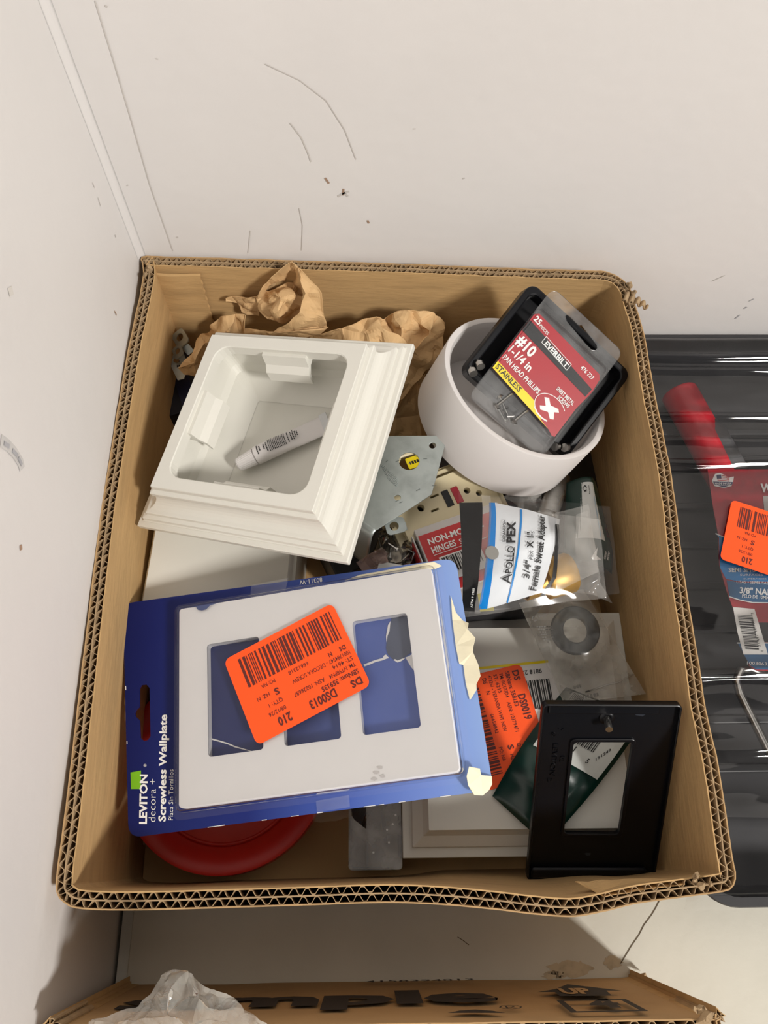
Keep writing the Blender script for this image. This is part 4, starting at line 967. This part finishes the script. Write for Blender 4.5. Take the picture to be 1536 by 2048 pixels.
for row in range(6):
    x = 1070 + row * 2.6; y = 1255 + row * 5.2
    while x < 1100: L_ = r.uniform(2, 5); P2.rect(x, y, x + L_, y + 2.4); x += L_ + 1.4
P2.text('Recycle', 1074, 1238, 5, w=17, rot=-14, ysign=-1); P2.text('BLACK', 1140, 1343, 7, w=24, rot=-14, ysign=-1, bold=0); P2.dashes(1142, 1374, 16, 6, -14, 2)
P2.build('grey_print', mat('grey_print', (112, 110, 106), .6), wbag); P2 = Print(P2.fn)
for k in range(3):
    a0 = math.radians(-90 + 120 * k); P2.line([(1066 + 5 * math.cos(a0 + t_), 1240 + 5 * math.sin(a0 + t_)) for t_ in (0, .5, 1.0, 1.5)], 1.6)
P2.build('grey_print', MATS['grey_print'], wbag); P2 = Print(P2.fn); P2.dashes(1146, 1396, 46, 7, -12, 4)
P2.build('grey_print', mat('grey_print', (112, 110, 106), .6), wbag)
MB().tube([(lambda p: (p[0], p[1], .0036))(on_pose(WM, u, v)) for u, v in ((1168, 1385), (1190, 1378), (1212, 1370), (1232, 1366), (1262, 1350))], .0005, 8).build('fold_ridge', MATS['poly_front'], wbag, smooth=True)

# ================================================================== GREEN POUCH
gcn = [(985,1592,.060),(1132,1374,.064),(1292,1438,.070),(1092,1690,.062)]
gpo = thing('green_pouch', 'dark green plastic pouch with a white barcode label under the black wall plate', 'pouch', Matrix.Identity(4))
def gpo_f(u, v, lift=0):
    p = [at(*q) for q in gcn]; b = p[0].lerp(p[3], u); t_ = p[1].lerp(p[2], u); c_ = b.lerp(t_, v)
    e = math.sin(math.pi * u) ** .6 * math.sin(math.pi * min(1, .08 + .92 * v)) ** .6 if 0 < u < 1 and 0 < v < 1 else 0
    c_.z += .006 * e + lift + (.0026 * (crease(c_, 55, 6) - .5) * e if lift < .001 else .0014 * 0); bulge = math.sin(math.pi * v) * (u - .5) * .006; c_.x += bulge; return c_
sheet(30, 40, lambda u, v: gpo_f(u, v)).build('pouch_front', GREEN, gpo, smooth=True)
sheet(8, 10, lambda u, v: gpo_f(u, v) - Vector((0, 0, .0005 + .010 * math.sin(math.pi * u) * math.sin(math.pi * v)))).build('pouch_back', GREEN, gpo, smooth=True)
lbl = sheet(12, 12, lambda u, v: gpo_f(.10 + .84 * u, .48 + .50 * v, .0022)).build('barcode_label', mat('pouch_label', (214, 218, 214), .35), gpo)
G3 = lambda u, v: gpo_f(u, v, .0028)
P = Print(G3)
for k in range(19): x = .30 + k * .022; P.rect(x, .62, x + (.007, .012, .009, .015)[k % 4], .80)
P.text('01351', .28, .565, .040, w=.24, bold=.01); P.text('5', .70, .535, .036, w=.03); P.text('191249', .79, .58, .026, w=.13, rot=55)
for k in range(8): x = .12 + k * .018; P.rect(x, .90, x + .008, .97)
P.build('label_print', BLACKP, lbl)

# ================================================================== BLACK SINGLE WALL PLATE
BM_ = pose((0.1403, 0.0315, 0.0952), (0.9998, -0.0176, -0.0018), (0.0142, 0.7359, 0.677))
bp = thing('black_wall_plate', 'black single wall plate with a screw, leaning against the front of the box', 'wall plate', BM_)
k_ = 1.021; bw, bh = .079 * k_, .124 * k_
opn = [tuple(on_pose(BM_, x, y)[:2]) for x, y in ((1128,1663),(1231,1665),(1238,1658),(1264,1492),(1258,1483),(1152,1483),(1146,1490))]
opn = rpoly([opn[0], opn[2], opn[3], opn[5]], .002) if False else rpoly([tuple(on_pose(BM_, *p)[:2]) for p in ((1127,1666),(1237,1667),(1265,1483),(1147,1483))], .003)
plate([rrect(bw, bh, .003), opn], -.0022, -.0004).build('plate', BLACK, bp, bevel=.0004)
lip = rrect(bw, bh, .003); lip2 = rrect(bw - .003, bh - .003, .002)
plate([lip, lip2], -.0022, .0028).build('edge_lip', BLACK, bp, bevel=.0008)
oc = rpoly([tuple(on_pose(BM_, *p)[:2]) for p in ((1121,1672),(1243,1673),(1272,1477),(1141,1477))], .003)
plate([oc, opn], -.0022, .0010).build('opening_rim', BLACK, bp, bevel=.0003)
MB().box(-bw/2 + .002, bw/2 - .006, -bh/2 + .0015, -bh/2 + .009, -.0004, .0032).build('bottom_ridge', BLACK, bp, bevel=.002)
MB().box(-bw/2 + .004, bw/2 - .012, bh/2 - .0075, bh/2 - .0012, -.0004, .0010).build('top_step', BLACK, bp, bevel=.0008)
sc_ = on_pose(BM_, 1214, 1436)
MB().tube([(sc_[0], sc_[1], -.0006), (sc_[0] - .0003, sc_[1] - .0005, .0010), (sc_[0] - .001, sc_[1] - .002, .0085)], .0021, 12).build('screw', STEEL, bp, auto=40)
MB().lathe([(.0022, .0006), (.0042, .0006), (.0046, .0)], 24, Matrix.Translation((sc_[0], sc_[1], 0))).build('screw_boss', BLACK, bp, smooth=True)
P = Print(lambda u, v: (on_pose(BM_, u, v)[0], on_pose(BM_, u, v)[1], .0001)); P.text('LEVITON', 1107, 1487, 11, w=64, rot=97, bold=.0, ysign=-1); P.text('®', 1103, 1464, 9, w=9, rot=95, ysign=-1); P.text('2', 1096, 1556, 9, w=8, rot=95, ysign=-1); P.text('UL', 1121, 1512, 8, w=12, rot=95, ysign=-1)
P.line([(1117, 1456), (1119, 1459), (1123, 1460), (1127, 1457)], 1); solidify(P.build('embossed_lettering', BLACK, bp), .0004, 0)
P = Print(lambda u, v: (on_pose(BM_, u, v)[0], on_pose(BM_, u, v)[1], .00015)); P.poly(blob(1176, 1708, 7, 4, 3, 9)); P.build('scuff', mat('glossy_scuff', (40, 44, 52), .3), bp)
P = Print(lambda u, v: (on_pose(BM_, u, v)[0], on_pose(BM_, u, v)[1], .00015)); P.poly(blob(1280, 1424, 12, 9, 5, 11)); P.build('scuff', mat('glossy_scuff', (40, 44, 52), .3), bp)

# ================================================================== RED CAP
rl = thing('red_test_cap', 'round red plastic pipe cap lying on the box bottom under the blue pack', 'pipe cap', flat_pose(at(452, 1524, .045) - Vector((0, 0, .041))))
RR = .0690
MB().lathe([(.0001, .0360), (RR - .020, .0360), (RR - .0185, .0352), (RR - .0175, .0352), (RR - .0160, .0372), (RR - .008, .0400), (RR - .002, .0412), (RR, .0405), (RR + .0005, .030), (RR - .004, .016), (RR - .010, .0), (.0001, .0)], 96).build('disc', RED, rl, auto=50)
MB().lathe([(RR - .0195, .0362), (RR - .0186, .0372), (RR - .0176, .0362)], 96).build('raised_ring', RED, rl, smooth=True)
crumple('white_scrap', [(279,1672,.012),(283,1690,.010),(305,1692,.008),(316,1684,.010),(300,1668,.014)], film('scrap_film', haze=.5, hazecol=(215, 205, 190)), None, 2, .001, 60, 2, 0, outline=list(range(5)))
tag(bpy.data.objects['white_scrap'], 'scrap of clear film beside the red pipe cap', 'wrapper')
cs = crumple('clear_shell', [(628,1600,.062),(650,1590,.066),(700,1585,.066),(704,1632,.055),(680,1642,.052),(640,1645,.052),(625,1640,.054)], CLEAR2, None, 3, .004, 60, 3, 0, outline=list(range(7)))
tag(cs, 'piece of clear plastic shell poking out from under the blue pack', 'wrapper')

# ================================================================== FROSTED PLASTIC CASE
c0, c1, c2 = at(697, 1741, .040), at(805, 1741, .040), at(804, 1600, .040)
fcx, fw_ = (c0.x + c1.x) / 2, c1.x - c0.x; fy0 = c0.y; fy1 = fy0 + .085
fc = thing('plastic_case', 'frosted clear hinged plastic case sticking out from under the blue pack', 'case', flat_pose((fcx, (fy0 + fy1) / 2, .004)))
W2, H2 = fw_, fy1 - fy0
plate([rrect(W2, H2, .0025)], 0, .0012).build('case_bottom', FROST, fc)
plate([rrect(W2, H2, .0025), rrect(W2 - .003, H2 - .003, .0018)], .0012, .036).build('case_wall', FROST, fc)
dx = -W2/2 + W2 * .35
plate([[(dx, -H2/2 + .001), (W2/2 - .001, -H2/2 + .001), (W2/2 - .001, H2/2 - .001), (dx, H2/2 - .001)]], .034, .0355).build('lid', FROST, fc)
MB().box(dx - .0006, dx + .0006, -H2/2 + .0015, H2/2 - .0015, .0012, .037).build('divider', FROST, fc)
plate([[(-W2/2 + .001, -H2/2 + .001), (dx, -H2/2 + .001), (dx, -H2/2 + .024), (-W2/2 + .004, -H2/2 + .030), (-W2/2 + .001, -H2/2 + .034)]], .033, .0345).build('lid_remnant', FROST, fc)
MB().tube([(W2*.05, H2/2 - .01, .012), (W2*.22, -H2/2 + .016, .008)], .0015, 10).build('driver_bit', mat('blue_grey_steel', (60, 78, 92), .35, .6), fc, smooth=True)
MB().tube([(-W2*.12, -H2/2 + .036, .02), (-W2*.28, -H2/2 + .024, .008)], .0011, 8).build('steel_pin', STEEL, fc, smooth=True)
r = random.Random(2)
for k in range(5): MB().lathe([(.0001, .0004), (.0006, .0003), (.0007, 0)], 10, Matrix.Translation((r.uniform(dx + .003, W2/2 - .003), r.uniform(-H2/2 + .008, -H2/2 + .034), .0355))).build('moulded_dot', WHITEP, fc)

# ================================================================== PAINT ROLLER KIT on the right
ZK = .050
rk = thing('paint_roller_kit', 'shrink-wrapped paint roller kit in a black tray with a red and blue label', 'roller kit', flat_pose((.33, .18, 0)))
s0 = snapshot()
KX0, KX1, KY0, KY1 = .2055, .455, -.034, .4045
kc = ((KX0 + KX1) / 2, (KY0 + KY1) / 2); kw, kh = KX1 - KX0, KY1 - KY0
TRAYM = mat('tray_black_plastic', (46, 46, 49), .45, var=.12, vscale=25)
def kr(dw, r_, zf): return [(x, y, zf(y)) for x, y in rrect(kw - dw, kh - dw, r_, kc[0], kc[1], 8)]
slope = lambda y: .006 + .010 * max(0, min(1, (y - 0.02) / .30))
loft([kr(.016, .022, lambda y: .001), kr(.004, .026, lambda y: .040), kr(0, .028, lambda y: .046), kr(.001, .028, lambda y: .0475), kr(.012, .024, lambda y: .0475), kr(.016, .022, lambda y: .044), kr(.022, .020, lambda y: slope(y))], cap0=True, cap1=True).build('tray', TRAYM, rk, auto=40)
for k in range(9):
    y = .05 + k * .034; MB().box(KX0 + .03, KX1 - .03, y, y + .006, slope(y) - .002, slope(y) + .003).build('tray_rib', TRAYM, rk, bevel=.001)
h0, h1, h2 = at(1358, 786, .031), at(1398, 858, .031), at(1432, 925, .031)
dirh = (h2 - h0).normalized()
MB().tube([h0 - dirh * .0012, h0, h0 + dirh * .004, h1, h2 + dirh * .05], [.0135, .0148, .0152, .0150, .0135], 28).build('roller_handle', mat('handle_red', (206, 24, 44), .35), rk, auto=50)
g0 = at(1408, 838, .034); MB().tube([g0, g0 + dirh * .006, g0 + dirh * .016, g0 + dirh * .09], [.0035, .0090, .0118, .0122], 24).build('grip', mat('grip_grey', (82, 82, 84), .6), rk, smooth=True)
MB().tube([at(1536, 1352, .044), at(1500, 1338, .044), at(1481, 1340, .044), at(1473, 1362, .044), at(1480, 1388, .044), at(1536, 1500, .044), at(1580, 1590, .044)], .0030, 14).build('wire_frame', STEEL, rk, smooth=True)
# label card
kz = ZK + .0010
def KP(dz=0): return lambda u, v: at(u, v, kz + dz)
lo = [(1415,939),(1640,939),(1700,1345),(1512,1341),(1498,1332),(1478,1260),(1465,1215),(1452,1180),(1438,1130),(1437,1075),(1425,1010)]
ov, of = fill2d([lo]); lc = MB().add([at(p.x, p.y, kz) for p in ov], of).build('label_card', mat('label_red', (168, 20, 38), .35, var=.08, vscale=120), rk); solidify(lc, .0006, 0)
DBLUE = mat('label_dark_blue', (16, 92, 140), .35); MBLUE = mat('label_blue', (20, 132, 200), .35)
Print(KP(.0005)).poly([(1432,1068),(1480,1088),(1650,1100),(1660,1165),(1480,1163),(1452,1158),(1440,1135),(1438,1075)]).build('blue_band', MBLUE, lc)
Print(KP(.0006)).poly([(1453,1160),(1480,1165),(1660,1168),(1665,1206),(1500,1204),(1480,1200),(1459,1193)]).build('dark_blue_band', DBLUE, lc)
Print(KP(.0005)).poly([(1470,1245),(1680,1245),(1690,1285),(1478,1284)]).build('black_band', BLACKP, lc)
Print(KP(.0006)).poly([(1476,1287),(1690,1287),(1698,1342),(1512,1339),(1500,1331)]).build('blue_foot', DBLUE, lc)
P = Print(KP(.0010)); P.line([(1431, 1067), (1445, 1073), (1480, 1086)], 2); P.line([(1458, 1193), (1480, 1200), (1505, 1205), (1660, 1208)], 2); P.line([(1474, 1286), (1690, 1286)], 2)
P.text('SEMI SMOOTH', 1457, 1144, 9, w=84, bold=.02, ysign=-1); P.text('SURFACES', 1480, 1152, 4.5, w=46, bold=0, ysign=-1); P.text('SUPERFICIES', 1487, 1159, 3, w=46, bold=0, ysign=-1); P.text('LISAS • SEMILISAS', 1473, 1166, 6, w=64, bold=.0, rot=3, ysign=-1)
P.text('3/8" NAP', 1479, 1186, 12, w=64, bold=.03, rot=4, ysign=-1); P.text('PELO DE 10MM', 1484, 1195, 7, w=54, bold=.01, rot=4, ysign=-1); P.text('100306353', 1494, 1329, 6.5, w=52, bold=.01, rot=3, ysign=-1)
P.text('W', 1521, 984, 17, w=24, bold=.04, ysign=-1)
P.build('white_lettering', WHITEP, lc)
Print(KP(.0008)).poly([(1526, 992), (1560, 990), (1562, 1022), (1529, 1025)]).build('grey_block', mat('silver_print', (190, 185, 180), .4), lc)
bd = Print(KP(.0008)); bd.poly([(1424,962),(1427,954),(1430,948),(1440,946),(1450,950),(1458,955),(1468,953),(1466,965),(1463,972),(1448,976),(1434,973),(1429,972)]); bdo = bd.build('usa_badge', WHITEP, lc)
Print(KP(.0011)).poly([(1426,963),(1466,964),(1464,970),(1430,970)]).poly([(1436,971),(1458,971),(1448,974.5)]).poly([(1433,950),(1442,949),(1443,957),(1434,958)]).build('navy_print', mat('navy_print', (36, 48, 96), .4), bdo)
P = Print(KP(.0011)); 
for k in range(4): P.line([(1443 - (k > 1) * 8, 951 + k * 3), (1452, 952 + k * 3), (1459, 956 + k * 2.2)], 1.2)
P.build('red_stripes', mat('flag_red', (200, 60, 60), .4), bdo)
Print(KP(.0013)).text('MADE IN USA', 1430, 968.6, 3.8, w=33, bold=.02, ysign=-1).build('badge_lettering', WHITEP, bdo)
bl2 = Print(KP(.0014)).poly([(1466,1214),(1509,1218),(1536,1309),(1487,1309),(1475,1265)]).build('barcode_label', LABELW, lc)
P = Print(KP(.0017)); r = random.Random(14); y = 1229.0
while y < 1296:
    t_ = r.choice((1, 1, 2, 3)); k = (y - 1229) / 67; P.quad((1475 + 16 * k, y), (1505 + 13 * k, y + 2), (1505 + 13 * k, y + 2 + t_), (1475 + 16 * k, y + t_)); y += t_ + r.choice((1.2, 1.6, 2.4))
P.text('71497 18996', 1522, 1293, 5.5, w=56, rot=-105, ysign=-1, bold=0); P.text('0', 1527, 1303, 5, rot=-100, ysign=-1, bold=0); P.text('7', 1507, 1228, 5, rot=-100, ysign=-1, bold=0); P.build('barcode_print', BLACKP, bl2)
# clear shrink wrap over the kit
def wrap(u, v):
    x = KX0 - .001 + u * (kw + .003); y = KY0 - .002 + v * (kh + .002)
    z = ZK + .0042
    for yr, h_, wd in ((at(1420, 724, .05).y, .0055, .0036), (at(1420, 748, .05).y, .0042, .0030), (at(1420, 838, .05).y, .0036, .0026), (at(1420, 888, .05).y, .0032, .0024), (at(1420, 930, .05).y, .0042, .004), (at(1420, 1352, .05).y, .0034, .003), (at(1420, 1500, .05).y, .0030, .003), (at(1420, 1640, .05).y, .0030, .004)):
        z += h_ * math.exp(-((y - yr + .004 * noise.noise(Vector((x * 14, yr * 50, 0)))) / wd) ** 2)
    z += .0016 * noise.noise(Vector((x * 9, y * 34, 5))) + .0009 * noise.noise(Vector((x * 22 + y * 45, y * 70 - x * 12, 8)))
    e = min(u, v, 1 - v) ; z -= .010 * max(0, 1 - e / .03) ** 2 + .016 * max(0, 1 - v / .05) ** 2
    return (x, y, z)
sheet(70, 190, wrap).build('shrink_wrap', SHRINK, rk, smooth=True)
room_children(rk, s0)
# its orange sticker (bridges card and wrap)
ka, kb = at(1459, 1008, kz + .0055), at(1439, 1107, kz + .0055)
yk = (ka - kb); yk.z = 0; 
xk = Vector((yk.y, -yk.x, 0)).normalized(); yk.normalize()
# reads upside down: its reading direction points to the left
cpk = (ka + kb) / 2 + xk * .035
sticker(rk, pose(cpk, -xk, -yk) @ Matrix.Scale(.92, 4), None, None, None, None, None, None, None, '08/13/26', seed=5)

# ================================================================== SECOND BOX in front, with a plastic bag
YF = -0.0745
b2 = thing('cardboard_box', 'printed cardboard box lying upside down lettering with a clear plastic bag on it', 'box', flat_pose((.01, -.24, 0)))
b2['label'] = 'brown cardboard box with black arrow print, its rim under the clear plastic bag'
s0 = snapshot()
c4 = [Vector((-.1545, YF)), Vector((.1720, YF - .002)), Vector((.1720, -.42)), Vector((-.1545, -.42))]
pts2 = []; cidx = []
for i in range(4):
    p, q = c4[i], c4[(i + 1) % 4]; pr_ = c4[i - 1]
    pts2 += [p + (pr_ - p).normalized() * .004, p + ((pr_ - p).normalized() + (q - p).normalized()) * .0012, p + (q - p).normalized() * .004]; cidx.append(len(pts2) - 2)
    for k in (.25, .5, .75): pts2.append(p.lerp(q, k))
path2, cuts2 = catmull(pts2, n=24)
PRINTED = mat('kraft_board_printed', (182, 148, 104), .85, var=.05, vscale=25, bump=.3, bscale=80)
wall_panels(b2, cidx, path2, cuts2, .139, .0056, .0092, 1, (KRAFT, PRINTED, FLUTE), depth=.05)
MB().box(-.153, .170, -.418, YF - .003, .0008, .004).build('bottom_panel', KRAFT, b2)
INK = mat('black_box_ink', (46, 40, 38), .8)
def fface(u, v): p = at_y(u, v, YF + .0008); return (p.x, YF + .0008, min(.1388, max(.0015, p.z)))
ink = Print(lambda u, v: (u, YF + .0007, .139 - v))        # u = room x, v = distance below the rim (lettering hangs head-down)
def U(px, py): p = at_y(px, py, YF); return p.x, .139 - p.z
ul, vl = U(470, 2016); ur, vr = U(1012, 2016); vt = U(740, 1985)[1]
def inkp(): return Print(lambda u, v: (u, YF + .0007, .139 - v))
inkp().text('simple', U(240, 2012)[0], vl, (vt - vl) / .72 * .72, w=ur - U(240, 2012)[0], bold=.045).build('brand_lettering', INK, b2)
inkp().text('4158394013', U(730, 1964)[0], U(800, 1966)[1], .008, w=U(950, 1964)[0] - U(730, 1964)[0], bold=.01).build('small_number', INK, b2)
inkp().text('®', U(1000, 2020)[0], U(1000, 2022)[1], .012, bold=0).build('trademark_sign', INK, b2)
inkp().poly([U(1075, 1987), U(1110, 1981), U(1135, 1971), U(1245, 1984), U(1213, 1984), U(1224, 1994), U(1120, 1995), U(1110, 1987)]).build('up_arrow', INK, b2)
inkp().line([U(1120, 2004), U(1247, 2002), U(1288, 2024), U(1148, 2027), U(1120, 2004)], .0035).build('number_frame', INK, b2)
inkp().text('4', U(1188, 2018)[0], U(1200, 2018)[1], .026, w=.016, bold=.05).build('number', INK, b2)
inkp().poly([U(895, 2029), U(920, 2024), U(950, 2022), U(985, 2024.5), U(1012, 2029)]).build('lower_lettering', INK, b2)
i2 = Print(lambda u, v: (u, YF + .0010, .139 - v)); i2.text('UP', U(1128, 1991)[0], U(1150, 1991)[1], .019, w=U(1190, 1991)[0] - U(1128, 1991)[0], bold=.05); i2.build('up_lettering', PRINTED, b2)
for i, (px, py, z) in enumerate(((1285, 1953, .004), (1300, 1962, .012), (1400, 2020, .139), (1412, 2030, .139), (1405, 2040, .139))):
    crumple('torn_scrap', [(x, y, z + .006 * random.random()) for x, y in blob(px, py, 11 if i < 2 else 16, 8 if i < 2 else 14, i, 7)] + [(px, py, z + .006)], FLUTE, b2, 2, .003, 120, i, .0005)
room_children(b2, s0)
bag = crumple('plastic_bag', [(180,2048,.142),(240,2020,.150),(278,2005,.156),(300,1982,.162),(318,1952,.166),(342,1945,.170),(372,1950,.172),(410,1968,.170),(455,1984,.164),(490,2020,.158),(530,2048,.150),(560,2120,.146),(400,2180,.146),(180,2140,.142),
                             (310,1995,.176),(345,1975,.186),(370,1998,.180),(400,1995,.186),(430,2010,.178),(330,2030,.182),(390,2040,.186),(270,2040,.168),(460,2050,.166),(370,2090,.172)],
              film('milky_bag', haze=.40, hazecol=(222, 218, 208), rough=.16, gain=1.2), None, 3, .005, 38, 5, 0, outline=list(range(14)), smooth=False, fine=.0008)
tag(bag, 'crumpled translucent plastic bag on the rim of the printed box', 'plastic bag')
